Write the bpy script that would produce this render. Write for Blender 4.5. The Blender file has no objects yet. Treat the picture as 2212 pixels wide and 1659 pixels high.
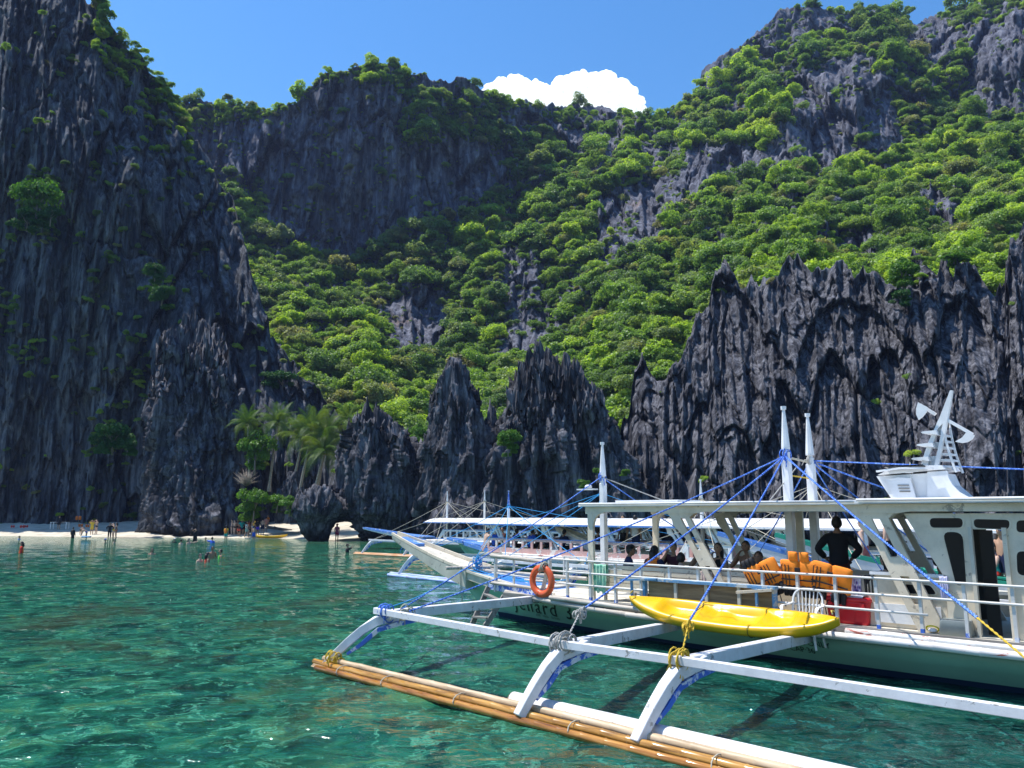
import bpy, bmesh, math, random
import numpy as np
from mathutils import Vector, Matrix
from math import sin, cos, pi, radians as R
sc = bpy.context.scene
COL = sc.collection

# ------------------------------------------------------------------ camera
FPX, EYE, PITCH = 773.5, 2.6, R(9.54)
cd = bpy.data.cameras.new('camera'); cam = bpy.data.objects.new('camera', cd); COL.objects.link(cam)
cam.location = (0, 0, EYE); cam.rotation_euler = (pi/2 + PITCH, 0, 0)
cd.sensor_width = 36; cd.lens = 36*FPX/1024; cd.clip_start = 0.1; cd.clip_end = 9000
sc.camera = cam
# ------------------------------------------------------------------ light
SUN_AZ = Vector((-.96, .28)).normalized(); SUN_EL = R(66)
sun_dir = Vector((SUN_AZ.x*cos(SUN_EL), SUN_AZ.y*cos(SUN_EL), sin(SUN_EL)))
w = bpy.data.worlds.new('World'); sc.world = w; w.use_nodes = True
nt = w.node_tree; nt.nodes.clear()
sky = nt.nodes.new('ShaderNodeTexSky'); sky.sky_type = 'NISHITA'; sky.sun_disc = False
sky.sun_elevation = SUN_EL; sky.sun_rotation = math.atan2(SUN_AZ.x, SUN_AZ.y)
sky.altitude = 0; sky.air_density = 1.15; sky.dust_density = 0.2; sky.ozone_density = 4.0
hsv = nt.nodes.new('ShaderNodeHueSaturation'); hsv.inputs['Saturation'].default_value = 1.25
bg = nt.nodes.new('ShaderNodeBackground'); bg.inputs['Strength'].default_value = 0.15
wo = nt.nodes.new('ShaderNodeOutputWorld')
nt.links.new(sky.outputs[0], hsv.inputs['Color']); nt.links.new(hsv.outputs[0], bg.inputs[0]); nt.links.new(bg.outputs[0], wo.inputs[0])
sd = bpy.data.lights.new('sun', 'SUN'); so = bpy.data.objects.new('sun', sd); COL.objects.link(so)
sd.energy = 5.0; sd.angle = R(.5); sd.color = (1, .96, .9)
so.rotation_euler = sun_dir.to_track_quat('Z', 'Y').to_euler()
sc.view_settings.view_transform = 'Standard'; sc.view_settings.look = 'None'
sc.view_settings.exposure = 0.45; sc.view_settings.gamma = 1
sc.view_settings.use_curve_mapping = False
sc.render.engine = 'CYCLES'
sc.cycles.max_bounces = 6; sc.cycles.transparent_max_bounces = 12

# ------------------------------------------------------------------ helpers
CP, SP = cos(PITCH), sin(PITCH)
KD = .462929                                   # tracing scale (2212 wide) -> 1024 wide
def at(x, y, Y):
    """point at distance Y in front of the viewpoint in the direction (x, y) of the traced photograph"""
    u = (x*KD-512)/FPX; v = -(y*KD-384)/FPX
    dy = CP-v*SP; dz = SP+v*CP; t = Y/dy
    return Vector((u*t, Y, EYE+dz*t))
def at_np(x, y, Y):
    u = (x*KD-512)/FPX; v = -(y*KD-384)/FPX
    dy = CP-v*SP; dz = SP+v*CP; t = Y/dy
    return np.stack([u*t, Y+0*u, EYE+dz*t], -1)
def tag(o, label=None, cat=None, group=None, kind=None):
    if label: o['label'] = label
    if cat: o['category'] = cat
    if group: o['group'] = group
    if kind: o['kind'] = kind
    return o
def thing(name, label, cat, loc=(0, 0, 0), rz=0, group=None, parent=None):
    o = bpy.data.objects.new(name, None); COL.objects.link(o); o.location = loc; o.rotation_euler = (0, 0, rz)
    o.empty_display_size = .2
    if parent: o.parent = parent
    return tag(o, label, cat, group)
def copy_tree(o, parent=None):
    c = o.copy(); COL.objects.link(c); c.parent = parent
    for ch in KIDS.get(o.name, []): KIDS.setdefault(c.name, []).append(copy_tree(ch, c))
    return c
KIDS = {}
def link(name, me, mat=None, parent=None):
    o = bpy.data.objects.new(name, me); COL.objects.link(o)
    if mat is not None and len(me.materials) == 0: me.materials.append(mat)
    if parent is not None:
        o.parent = parent; KIDS.setdefault(parent.name, []).append(o)
    return o
def np_mesh(name, V, F, smooth=True):
    """V (n,3), F (m,k) arrays"""
    me = bpy.data.meshes.new(name); V = np.asarray(V, dtype=np.float32); F = np.asarray(F, dtype=np.int32)
    k = F.shape[1]
    me.vertices.add(len(V)); me.vertices.foreach_set('co', V.ravel())
    me.loops.add(F.size); me.loops.foreach_set('vertex_index', F.ravel())
    me.polygons.add(len(F)); me.polygons.foreach_set('loop_start', np.arange(0, F.size, k, dtype=np.int32))
    me.polygons.foreach_set('loop_total', np.full(len(F), k, dtype=np.int32))
    me.polygons.foreach_set('use_smooth', np.full(len(F), smooth))
    me.update(calc_edges=True); return me
def grid_faces(nr, nc, wrap=False):
    i = np.arange(nr-1)[:, None]; j = np.arange(nc if wrap else nc-1)[None, :]; j2 = (j+1) % nc
    return np.stack([i*nc+j, i*nc+j2, (i+1)*nc+j2, (i+1)*nc+j], -1).reshape(-1, 4)

class MB:
    def __init__(s): s.v = []; s.f = []; s.sm = []
    def add(s, vs, fs, sm=False):
        b = len(s.v); s.v += [tuple(v) for v in vs]
        for f in fs: s.f.append(tuple(i+b for i in f)); s.sm.append(sm)
        return s
    def box(s, c, d, rot=None):
        x, y, z = d[0]/2, d[1]/2, d[2]/2
        P = [Vector(p) for p in ((-x,-y,-z),(x,-y,-z),(x,y,-z),(-x,y,-z),(-x,-y,z),(x,-y,z),(x,y,z),(-x,y,z))]
        if rot is not None: P = [rot @ p for p in P]
        c = Vector(c)
        return s.add([p+c for p in P], [(0,3,2,1),(4,5,6,7),(0,1,5,4),(1,2,6,5),(2,3,7,6),(3,0,4,7)])
    def bar(s, a, b, w, h, up=(0, 0, 1), w2=None, h2=None):
        """rectangular bar from a to b, width w (sideways), height h (along up)"""
        a, b = Vector(a), Vector(b); d = (b-a).normalized(); upv = Vector(up)
        if abs(d.dot(upv)) > .98: upv = Vector((1, 0, 0))
        sd_ = d.cross(upv).normalized(); u = sd_.cross(d).normalized(); P = []
        for q, ww, hh in ((a, w, h), (b, w2 or w, h2 or h)):
            for i, j in ((-1,-1),(1,-1),(1,1),(-1,1)): P.append(q+sd_*(i*ww/2)+u*(j*hh/2))
        return s.add(P, [(0,3,2,1),(4,5,6,7),(0,1,5,4),(1,2,6,5),(2,3,7,6),(3,0,4,7)])
    def barpath(s, pts, w, h, up=(0, 0, 1), ws=None):
        """swept rectangular section along pts"""
        n = len(pts); pts = [Vector(p) for p in pts]; P = []; up = Vector(up)
        for i, q in enumerate(pts):
            d = (pts[min(i+1, n-1)]-pts[max(i-1, 0)]).normalized()
            sd_ = d.cross(up).normalized(); u = sd_.cross(d).normalized()
            k = ws[i] if ws else 1
            for a, b in ((-1,-1),(1,-1),(1,1),(-1,1)): P.append(q+sd_*(a*w*k/2)+u*(b*h*k/2))
        F = []
        for i in range(n-1):
            for j in range(4): F.append((i*4+j, i*4+(j+1)%4, (i+1)*4+(j+1)%4, (i+1)*4+j))
        F.append((3, 2, 1, 0)); e = (n-1)*4; F.append((e, e+1, e+2, e+3))
        return s.add(P, F)
    def tube(s, pts, r, n=8, caps=True, sm=True):
        pts = [Vector(p) for p in pts]; m = len(pts)
        rs = r if isinstance(r, (list, tuple)) else [r]*m
        P = []; prev = None
        for i, q in enumerate(pts):
            d = (pts[min(i+1, m-1)]-pts[max(i-1, 0)])
            if d.length < 1e-7: d = Vector((0, 0, 1))
            d.normalize()
            if prev is None:
                ref = Vector((0, 0, 1)) if abs(d.z) < .9 else Vector((1, 0, 0)); x = d.cross(ref).normalized()
            else:
                x = (prev-d*prev.dot(d)).normalized()
            prev = x; y = d.cross(x)
            for j in range(n):
                t = 2*pi*j/n; P.append(q+(x*cos(t)+y*sin(t))*rs[i])
        F = [(i*n+j, i*n+(j+1)%n, (i+1)*n+(j+1)%n, (i+1)*n+j) for i in range(m-1) for j in range(n)]
        s.add(P, F, sm)
        if caps:
            b = len(s.v)-m*n
            s.f.append(tuple(b+j for j in reversed(range(n)))); s.sm.append(False)
            s.f.append(tuple(b+(m-1)*n+j for j in range(n))); s.sm.append(False)
        return s
    def prism(s, poly, org, ux, uy, ext):
        """polygon (list of 2d) in plane org+ux*a+uy*b extruded by vector ext"""
        org, ux, uy, ext = Vector(org), Vector(ux), Vector(uy), Vector(ext); n = len(poly)
        A = [org+ux*a+uy*b for a, b in poly]; B = [p+ext for p in A]
        flip = ux.cross(uy).dot(ext) > 0
        F = [tuple(range(n)) if not flip else tuple(reversed(range(n))), tuple(reversed(range(n, 2*n))) if not flip else tuple(range(n, 2*n))]
        F += [((i, (i+1)%n, n+(i+1)%n, n+i) if flip else ((i+1)%n, i, n+i, n+(i+1)%n)) for i in range(n)]
        return s.add(A+B, F)
    def loft(s, rings, close=True, cap=True, sm=True):
        n = len(rings[0]); P = [p for r in rings for p in r]; F = []
        for i in range(len(rings)-1):
            for j in range(n if close else n-1):
                F.append((i*n+j, i*n+(j+1)%n, (i+1)*n+(j+1)%n, (i+1)*n+j))
        s.add(P, F, sm)
        if cap:
            b = len(s.v)-len(P)
            s.f.append(tuple(b+j for j in reversed(range(n)))); s.sm.append(False)
            e = b+(len(rings)-1)*n; s.f.append(tuple(e+j for j in range(n))); s.sm.append(False)
        return s
    def ball(s, c, r, n=10, m=7, sq=(1, 1, 1)):
        c = Vector(c); rings = []
        for i in range(1, m):
            t = pi*i/m; rings.append([c+Vector((cos(2*pi*j/n)*sin(t)*r*sq[0], sin(2*pi*j/n)*sin(t)*r*sq[1], -cos(t)*r*sq[2])) for j in range(n)])
        return s.loft(rings)
    def mesh(s, name='mesh'):
        me = bpy.data.meshes.new(name); me.from_pydata(s.v, [], s.f)
        me.polygons.foreach_set('use_smooth', s.sm); me.update(); return me
    def build(s, name, mat, parent=None, bevel=0):
        me = s.mesh(name)
        if bevel:
            bm = bmesh.new(); bm.from_mesh(me)
            es = [e for e in bm.edges if len(e.link_faces) == 2 and e.calc_face_angle(0) > .6]
            bmesh.ops.bevel(bm, geom=es, offset=bevel, segments=1, affect='EDGES'); bm.to_mesh(me); bm.free()
        return link(name, me, mat, parent)

# ------------------------------------------------------------------ materials
def N(nt, t, **kw):
    n = nt.nodes.new(t)
    for k, v in kw.items():
        if k in n.inputs: n.inputs[k].default_value = v
        else: setattr(n, k, v)
    return n
def ramp(nt, fac, stops):
    n = nt.nodes.new('ShaderNodeValToRGB'); cr = n.color_ramp
    while len(cr.elements) > 1: cr.elements.remove(cr.elements[-1])
    for i, (p, c) in enumerate(stops):
        e = cr.elements[0] if i == 0 else cr.elements.new(p)
        e.position = p; e.color = (*c, 1) if len(c) == 3 else c
    nt.links.new(fac, n.inputs[0]); return n.outputs[0]
def newmat(name):
    m = bpy.data.materials.new(name); m.use_nodes = True; nt = m.node_tree
    return m, nt, nt.nodes['Principled BSDF']
def coords(nt, kind='Object', scale=(1, 1, 1)):
    tc = nt.nodes.new('ShaderNodeTexCoord'); mp = nt.nodes.new('ShaderNodeMapping')
    nt.links.new(tc.outputs[kind], mp.inputs[0]); mp.inputs['Scale'].default_value = scale
    return mp.outputs[0]
def noise(nt, co, scale, detail=4, rough=.55, dist=0):
    n = nt.nodes.new('ShaderNodeTexNoise'); n.inputs['Scale'].default_value = scale; n.inputs['Detail'].default_value = detail
    n.inputs['Roughness'].default_value = rough; n.inputs['Distortion'].default_value = dist
    nt.links.new(co, n.inputs['Vector']); return n.outputs['Fac']
def mixc(nt, f, a, b, mode='MIX'):
    n = nt.nodes.new('ShaderNodeMix'); n.data_type = 'RGBA'; n.blend_type = mode
    for s_, v in ((n.inputs[0], f), (n.inputs[6], a), (n.inputs[7], b)):
        if isinstance(v, (int, float)): s_.default_value = v
        elif isinstance(v, tuple): s_.default_value = (*v, 1) if len(v) == 3 else v
        else: nt.links.new(v, s_)
    return n.outputs[2]
def bump(nt, h, b, strength=.5, dist=.02):
    n = nt.nodes.new('ShaderNodeBump'); n.inputs['Strength'].default_value = strength; n.inputs['Distance'].default_value = dist
    nt.links.new(h, n.inputs['Height']); nt.links.new(n.outputs[0], b.inputs['Normal']); return n
def paint(name, col, wear=None, scale=6, amt=.5, rough=.5, stretch=(1, 1, 1), spec=.4, bumpd=.003, dirt=None):
    """painted or plain surface with uneven tone; wear = colour showing through in worn patches"""
    m, nt, b = newmat(name); co = coords(nt, 'Object', stretch)
    n1 = noise(nt, co, scale, 5, .6)
    dark = tuple(c*.8 for c in col)
    c = ramp(nt, n1, [(.3, dark), (.65, col)])
    if wear:
        n2 = noise(nt, co, scale*1.7, 6, .7, .4)
        f = ramp(nt, n2, [(amt, (0, 0, 0)), (min(amt+.035, 1), (1, 1, 1))])
        c = mixc(nt, f, c, wear)
    if dirt:
        n3 = noise(nt, co, scale*.6, 8, .75, .2)
        f = ramp(nt, n3, [(.5, (0, 0, 0)), (.75, (.6, .6, .6))]); c = mixc(nt, f, c, dirt)
    nt.links.new(c, b.inputs['Base Color']); b.inputs['Roughness'].default_value = rough
    b.inputs['Specular IOR Level'].default_value = spec
    if bumpd: bump(nt, noise(nt, co, scale*5, 4), b, .5, bumpd)
    return m
def wood(name, c1, c2, axis=0, scale=3, rough=.75):
    m, nt, b = newmat(name); st = [9, 9, 9]; st[axis] = .9
    co = coords(nt, 'Object', tuple(st)); n1 = noise(nt, co, scale, 7, .65, .6)
    nt.links.new(ramp(nt, n1, [(.3, c1), (.7, c2)]), b.inputs['Base Color']); b.inputs['Roughness'].default_value = rough
    bump(nt, n1, b, .5, .004); return m

def rock_mat(name, dark, mid, lite, blotch=None, scale=1.0, stretch=.35, hue=None):
    m, nt, b = newmat(name); co = coords(nt, 'Object', (1, 1, stretch))
    n1 = noise(nt, co, .55*scale, 9, .68, .5)
    c = ramp(nt, n1, [(.30, dark), (.45, mid), (.60, lite), (.78, mid)])
    co2 = coords(nt, 'Object', (1, 1, .12)); n2 = noise(nt, co2, 1.6*scale, 8, .7)
    c = mixc(nt, ramp(nt, n2, [(.42, (.75, .75, .75)), (.56, (0, 0, 0))]), c, dark)
    n3 = noise(nt, co, 2.6*scale, 8, .75)
    c = mixc(nt, .55, c, ramp(nt, n3, [(.35, (.25, .25, .27)), (.7, (1, 1, 1))]), 'MULTIPLY')
    sx = nt.nodes.new('ShaderNodeSeparateXYZ'); nt.links.new(coords(nt), sx.inputs[0])
    tz = N(nt, 'ShaderNodeMath', operation='MULTIPLY_ADD'); nt.links.new(n3, tz.inputs[0]); tz.inputs[1].default_value = 1.6; nt.links.new(sx.outputs[2], tz.inputs[2])
    tz2 = N(nt, 'ShaderNodeMath', operation='MULTIPLY'); nt.links.new(tz.outputs[0], tz2.inputs[0]); tz2.inputs[1].default_value = .25
    c = mixc(nt, ramp(nt, tz2.outputs[0], [(.32, (.9, .9, .9)), (.5, (0, 0, 0))]), c, (.016, .015, .012))
    if blotch:
        co3 = coords(nt, 'Object', (1, 1, .7)); n4 = noise(nt, co3, .11*scale, 5, .6, .4)
        c = mixc(nt, ramp(nt, n4, [(.62, (0, 0, 0)), (.72, (.8, .8, .8))]), c, blotch)
    nt.links.new(c, b.inputs['Base Color']); b.inputs['Roughness'].default_value = .92
    b.inputs['Specular IOR Level'].default_value = .15
    h = mixc(nt, .5, n3, n2); bump(nt, h, b, .9, .45/scale)
    return m

# ------------------------------------------------------------------ numpy noise
def _h(i, j, k, s):
    h = (i.astype(np.int64)*374761393+j.astype(np.int64)*668265263+k.astype(np.int64)*2147483647+s*974711) & 0xffffffff
    h = ((h ^ (h >> 13))*1274126177) & 0xffffffff
    h = ((h ^ (h >> 16))*2246822519) & 0xffffffff
    return ((h ^ (h >> 15)) & 0xffffff)/float(0xffffff)
def vnoise(x, y, z, s=0):
    xi, yi, zi = np.floor(x), np.floor(y), np.floor(z); fx, fy, fz = x-xi, y-yi, z-zi
    fx, fy, fz = [f*f*f*(f*(f*6-15)+10) for f in (fx, fy, fz)]
    r = 0
    for a in (0, 1):
        wa = fx if a else 1-fx
        for b in (0, 1):
            wb = fy if b else 1-fy
            for c in (0, 1):
                r = r + wa*wb*(fz if c else 1-fz)*_h(xi+a, yi+b, zi+c, s)
    return r*2-1
def fbm(x, y, z, o=4, s=0, g=.5):
    r = 0; a = 1; t = 0
    for i in range(o):
        r = r+a*vnoise(x, y, z, s+i*17); t += a; a *= g; x, y, z = x*2.03+3.1, y*2.03+1.7, z*2.03+5.3
    return r/t
def ridged(x, y, z, o=4, s=0):
    r = 0; a = 1; t = 0
    for i in range(o):
        r = r+a*(1-np.abs(vnoise(x, y, z, s+i*13))*2); t += a; a *= .5; x, y, z = x*2.1+1.3, y*2.1+2.9, z*2.1+.7
    return r/t
def cell(u, v, s=0, tp=.9):
    """nearest jittered cell: F1, F2, hash a, hash b, offsets to the cell point"""
    ui, vi = np.floor(u), np.floor(v); f1 = np.full(u.shape, 9.); f2 = np.full(u.shape, 9.)
    A = np.zeros(u.shape); B = np.zeros(u.shape); DU = np.zeros(u.shape); DV = np.zeros(u.shape); z = np.zeros(u.shape)
    for a in (-1, 0, 1):
        for b in (-1, 0, 1):
            ci, cj = ui+a, vi+b
            pu = ci+.5+.85*(_h(ci, cj, z, s+1)-.5); pv = cj+.5+.85*(_h(ci, cj, z, s+2)-.5)
            du, dv = u-pu, v-pv; d = np.sqrt((du*(1+tp*np.clip(dv, -.6, 1)))**2+dv*dv); m = d < f1
            f2 = np.where(m, f1, np.minimum(f2, d)); f1 = np.where(m, d, f1)
            A = np.where(m, _h(ci, cj, z, s+3), A); B = np.where(m, _h(ci, cj, z, s+4), B)
            DU = np.where(m, du, DU); DV = np.where(m, dv, DV)
    return f1, f2, A, B, DU, DV
def rockdisp(u, w, z, k=1.0, amp=1.0, s=0, layers=((12, 46, 2.1), (4.6, 22, 1.5), (1.9, 10, .85), (.8, 4.2, .40)), fl=1.0, jt=1.0):
    """craggy fluted limestone relief (metres, outwards); u runs along the wall, w across it, z up"""
    u = u/k; w = w/k; z = z/k
    d = 1.5*fbm(u*.05, w*.05, z*.03, 3, s)
    wu = u+.9*fbm(u*.13, w*.13, z*.035, 3, s+5)+.28*fbm(u*.7, w*.7, z*.12, 3, s+6)
    wz = z+4.0*fbm(u*.15, w*.15, z*.05, 3, s+9)+1.5*fbm(u*.6, w*.6, z*.2, 3, s+10)
    for i, (cu, cv, a) in enumerate(layers):
        sh = (.05, -.03, .04, -.02)[i]*wz
        f1, f2, A, B, du, dv = cell((wu+w*.6+sh)/cu, wz/cv, s+31*i)
        crack = np.clip((B-.45)*3, 0, 1)
        d = d+a*((A-.5)*1.15-dv*1.2+du*(B-.5)*1.7-(.12+.55*crack)*np.exp(-(f2-f1)/.05)-.3*np.abs(du)*2)
    for q, (ca, sa, sp, dp) in enumerate(((.66, .75, 21, 1.7), (.10, .99, 15, 1.0))):
        t = (wu*ca+wz*sa+2.5*fbm(u*.08, w*.08, z*.08, 2, s+50+q))/sp; fr = np.abs(t-np.round(t))*sp
        d = d-jt*dp*np.exp(-fr/.28)*np.clip(2.6*vnoise(u*.06, w*.06, z*.06, s+60+q)-.15, 0, 1)
    def blade(f, g, a, q): n = 1-np.abs(vnoise(wu*f, w*f, z*g, s+q)); return a*(n*n*1.6-.8)
    d = d+fl*(blade(.36, .016, .95, 68)+blade(.85, .04, .80, 70)+blade(1.9, .11, .46, 77)+blade(4.0, .5, .12, 79)+.24*fbm(u*1.7, w*1.7, z*1.1, 4, s+80))
    pit = fbm(u*.55, w*.55, z*.28, 3, s+85); d = d-1.0*np.clip(pit-.22, 0, .35)*2.2
    return d*k*amp
def tps(P, pts):
    """smooth interpolation of scattered controls (x, y, value)"""
    C = np.array(pts, float); X = C[:, :2]/500.; n = len(X)
    def K(a, b):
        r2 = ((a[:, None, :]-b[None, :, :])**2).sum(-1); return np.where(r2 > 0, .5*r2*np.log(r2+1e-12), 0)
    M = np.zeros((n+3, n+3)); M[:n, :n] = K(X, X)+np.eye(n)*.004; M[:n, n] = 1; M[:n, n+1:] = X; M[n, :n] = 1; M[n+1:, :n] = X.T
    wv = np.linalg.solve(M, np.concatenate([C[:, 2], np.zeros(3)]))
    Q = np.asarray(P, float)/500.; out = np.empty(len(Q))
    for i in range(0, len(Q), 40000):
        q = Q[i:i+40000]; out[i:i+40000] = K(q, X)@wv[:n]+wv[n]+q@wv[n+1:]
    return out
def inpoly(x, y, poly):
    c = np.zeros(np.shape(x), bool); n = len(poly)
    for i in range(n):
        x1, y1 = poly[i]; x2, y2 = poly[(i+1) % n]
        m = ((y1 > y) != (y2 > y)) & (x < (x2-x1)*(y-y1)/((y2-y1) if y2 != y1 else 1e-9)+x1)
        c ^= m
    return c
# ================================================================== SETTING
rng = np.random.default_rng(7); random.seed(11)
M = {}
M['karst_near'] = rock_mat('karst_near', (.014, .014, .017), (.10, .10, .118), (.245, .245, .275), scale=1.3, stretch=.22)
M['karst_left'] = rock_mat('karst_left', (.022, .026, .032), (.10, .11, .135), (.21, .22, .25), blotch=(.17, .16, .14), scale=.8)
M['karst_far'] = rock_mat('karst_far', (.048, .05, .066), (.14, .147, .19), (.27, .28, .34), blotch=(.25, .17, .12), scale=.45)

def shore(x):
    return np.interp(x, [-120, -61, -25, -16, -9, -3, 0, 30], [97, 94.3, 85.3, 79, 80, 84, 96, 100])

# water ------------------------------------------------------------
def make_water():
    rad = np.concatenate([1.5*np.exp(np.linspace(0, math.log(120/1.5), 400)), 120*np.exp(np.linspace(.05, math.log(3000/120), 30))])
    a = np.concatenate([np.linspace(-48, 48, 520), np.linspace(54, 306, 43)])*pi/180
    Rr, A = np.meshgrid(rad, a, indexing='ij'); X = np.sin(A)*Rr; Y = np.cos(A)*Rr
    fade = np.clip(1.2-Rr/70, 0, 1)
    z = .030*fbm(X*.55+.3*Y, Y*.9, 0*X, 3, 3)*fade+.022*vnoise(X*1.7+1.1*Y, Y*1.9-.5*X, 0*X, 8)*fade+.010*vnoise(X*3.6-1.2*Y, Y*4.4, 0*X, 9)*np.clip(1.1-Rr/28, 0, 1)
    V = np.stack([X, Y, z], -1).reshape(-1, 3); F = grid_faces(len(rad), len(a), True)[:, ::-1]
    me = np_mesh('sea_water', V, F)
    dep = (shore(V[:, 0])-V[:, 1]).astype(np.float32)
    dep = np.where(V[:, 0] > -8, np.maximum(dep, (V[:, 0]+8)*2.2), dep).astype(np.float32)
    at_ = me.attributes.new('shore_distance', 'FLOAT', 'POINT'); at_.data.foreach_set('value', dep)
    dp = (np.clip((V[:, 0]+1.0)/4.5, 0, 1)*np.clip((24-V[:, 1])/10, 0, 1)).astype(np.float32); a2 = me.attributes.new('deep', 'FLOAT', 'POINT'); a2.data.foreach_set('value', dp)  # 'deep' masks a painted dark reflection of rock and boat, near right
    m, nt, b = newmat('sea_water'); L = nt.links.new
    co = coords(nt); an = N(nt, 'ShaderNodeAttribute', attribute_name='shore_distance')
    # look of the sea bed plus painted light lines, wobbling with the waves
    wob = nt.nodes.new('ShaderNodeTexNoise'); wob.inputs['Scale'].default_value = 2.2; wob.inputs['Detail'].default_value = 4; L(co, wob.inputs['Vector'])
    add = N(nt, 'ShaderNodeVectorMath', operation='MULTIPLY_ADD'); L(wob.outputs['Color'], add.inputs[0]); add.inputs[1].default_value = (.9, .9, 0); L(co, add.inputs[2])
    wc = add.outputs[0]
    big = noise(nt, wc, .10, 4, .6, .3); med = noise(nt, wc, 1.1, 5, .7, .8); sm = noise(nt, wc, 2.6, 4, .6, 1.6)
    c = ramp(nt, big, [(.34, (.003, .052, .040)), (.50, (.006, .105, .073)), (.66, (.012, .150, .105))])
    c2 = ramp(nt, med, [(.38, (.003, .012, .012)), (.46, (.008, .075, .052)), (.55, (.02, .17, .115)), (.66, (.09, .24, .10))])
    c = mixc(nt, .70, c, c2); DARK = (.82, .78, .68)
    c = mixc(nt, ramp(nt, sm, [(.56, (0, 0, 0)), (.62, (.75, .75, .75)), (.66, (0, 0, 0))]), c, (.10, .42, .30))  # thin caustic-like light lines painted into the water colour
    coral = noise(nt, wc, .16, 6, .7, .6)
    c = mixc(nt, ramp(nt, coral, [(.53, (0, 0, 0)), (.62, (.62, .62, .62))]), c, (.05, .075, .038))
    sand_ = N(nt, 'ShaderNodeMath', operation='DIVIDE'); L(an.outputs['Fac'], sand_.inputs[0]); sand_.inputs[1].default_value = 40
    sh = ramp(nt, sand_.outputs[0], [(.0, (1, 1, 1)), (.10, (.62, .62, .62)), (.35, (.34, .34, .34)), (1, (0, 0, 0))])
    shc = ramp(nt, sand_.outputs[0], [(.0, (.30, .31, .22)), (.06, (.09, .18, .11)), (.3, (.03, .13, .075)), (1, (.015, .09, .055))])
    c = mixc(nt, 1., c, DARK, 'MULTIPLY'); c = mixc(nt, sh, c, shc); ad_ = N(nt, 'ShaderNodeAttribute', attribute_name='deep'); c = mixc(nt, ad_.outputs['Fac'], c, (.32, .50, .66), 'MULTIPLY')  # last multiply paints in a darker, bluer tint for reflected rock and boat
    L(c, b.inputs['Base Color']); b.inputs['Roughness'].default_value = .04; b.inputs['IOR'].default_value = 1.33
    st = coords(nt, 'Object', (1, 1.35, 1))
    n1 = noise(nt, st, 2.1, 3, .5, .5); n2 = noise(nt, st, 7.5, 3, .55, .6); n0 = noise(nt, st, .7, 3, .5, .3)
    h = N(nt, 'ShaderNodeMath', operation='MULTIPLY_ADD'); L(n2, h.inputs[0]); h.inputs[1].default_value = .22; L(n1, h.inputs[2])
    h2 = N(nt, 'ShaderNodeMath', operation='MULTIPLY_ADD'); L(n0, h2.inputs[0]); h2.inputs[1].default_value = 1.6; L(h.outputs[0], h2.inputs[2])
    bump(nt, h2.outputs[0], b, 1.0, .13)
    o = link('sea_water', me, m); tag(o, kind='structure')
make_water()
o = link('sea_bed', MB().box((0, 0, -3.2), (6000, 6000, .4)).mesh('sea_bed'), paint('sea_bed', (.25, .3, .2), bumpd=0)); tag(o, kind='structure')

# beach --------------------------------------------------------------
def make_beach():
    xs = np.linspace(-150, 60, 300); t = np.concatenate([np.linspace(-12, 18, 90), np.linspace(19, 80, 30)])
    T, X = np.meshgrid(t, xs, indexing='ij'); Y = shore(X)+T
    z = np.where(T < 0, T*.05, .09*T)*1.0; z = np.minimum(z, 1.9+.012*T)
    z = z+.10*fbm(X*.25, Y*.25, 0*X, 4, 40)*np.clip((T+3)/6, 0, 1)+.03*fbm(X*1.5, Y*1.5, 0*X, 3, 41)
    me = np_mesh('beach', np.stack([X, Y, z], -1).reshape(-1, 3), grid_faces(len(t), len(xs)))
    m, nt, b = newmat('sand'); co = coords(nt); n1 = noise(nt, co, .5, 8, .7)
    nt.links.new(ramp(nt, n1, [(.35, (.40, .35, .27)), (.6, (.62, .57, .46))]), b.inputs['Base Color']); b.inputs['Roughness'].default_value = .95
    bump(nt, noise(nt, co, 4, 6, .7), b, .6, .08)
    tag(link('beach', me, m), kind='structure')
make_beach()

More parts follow.
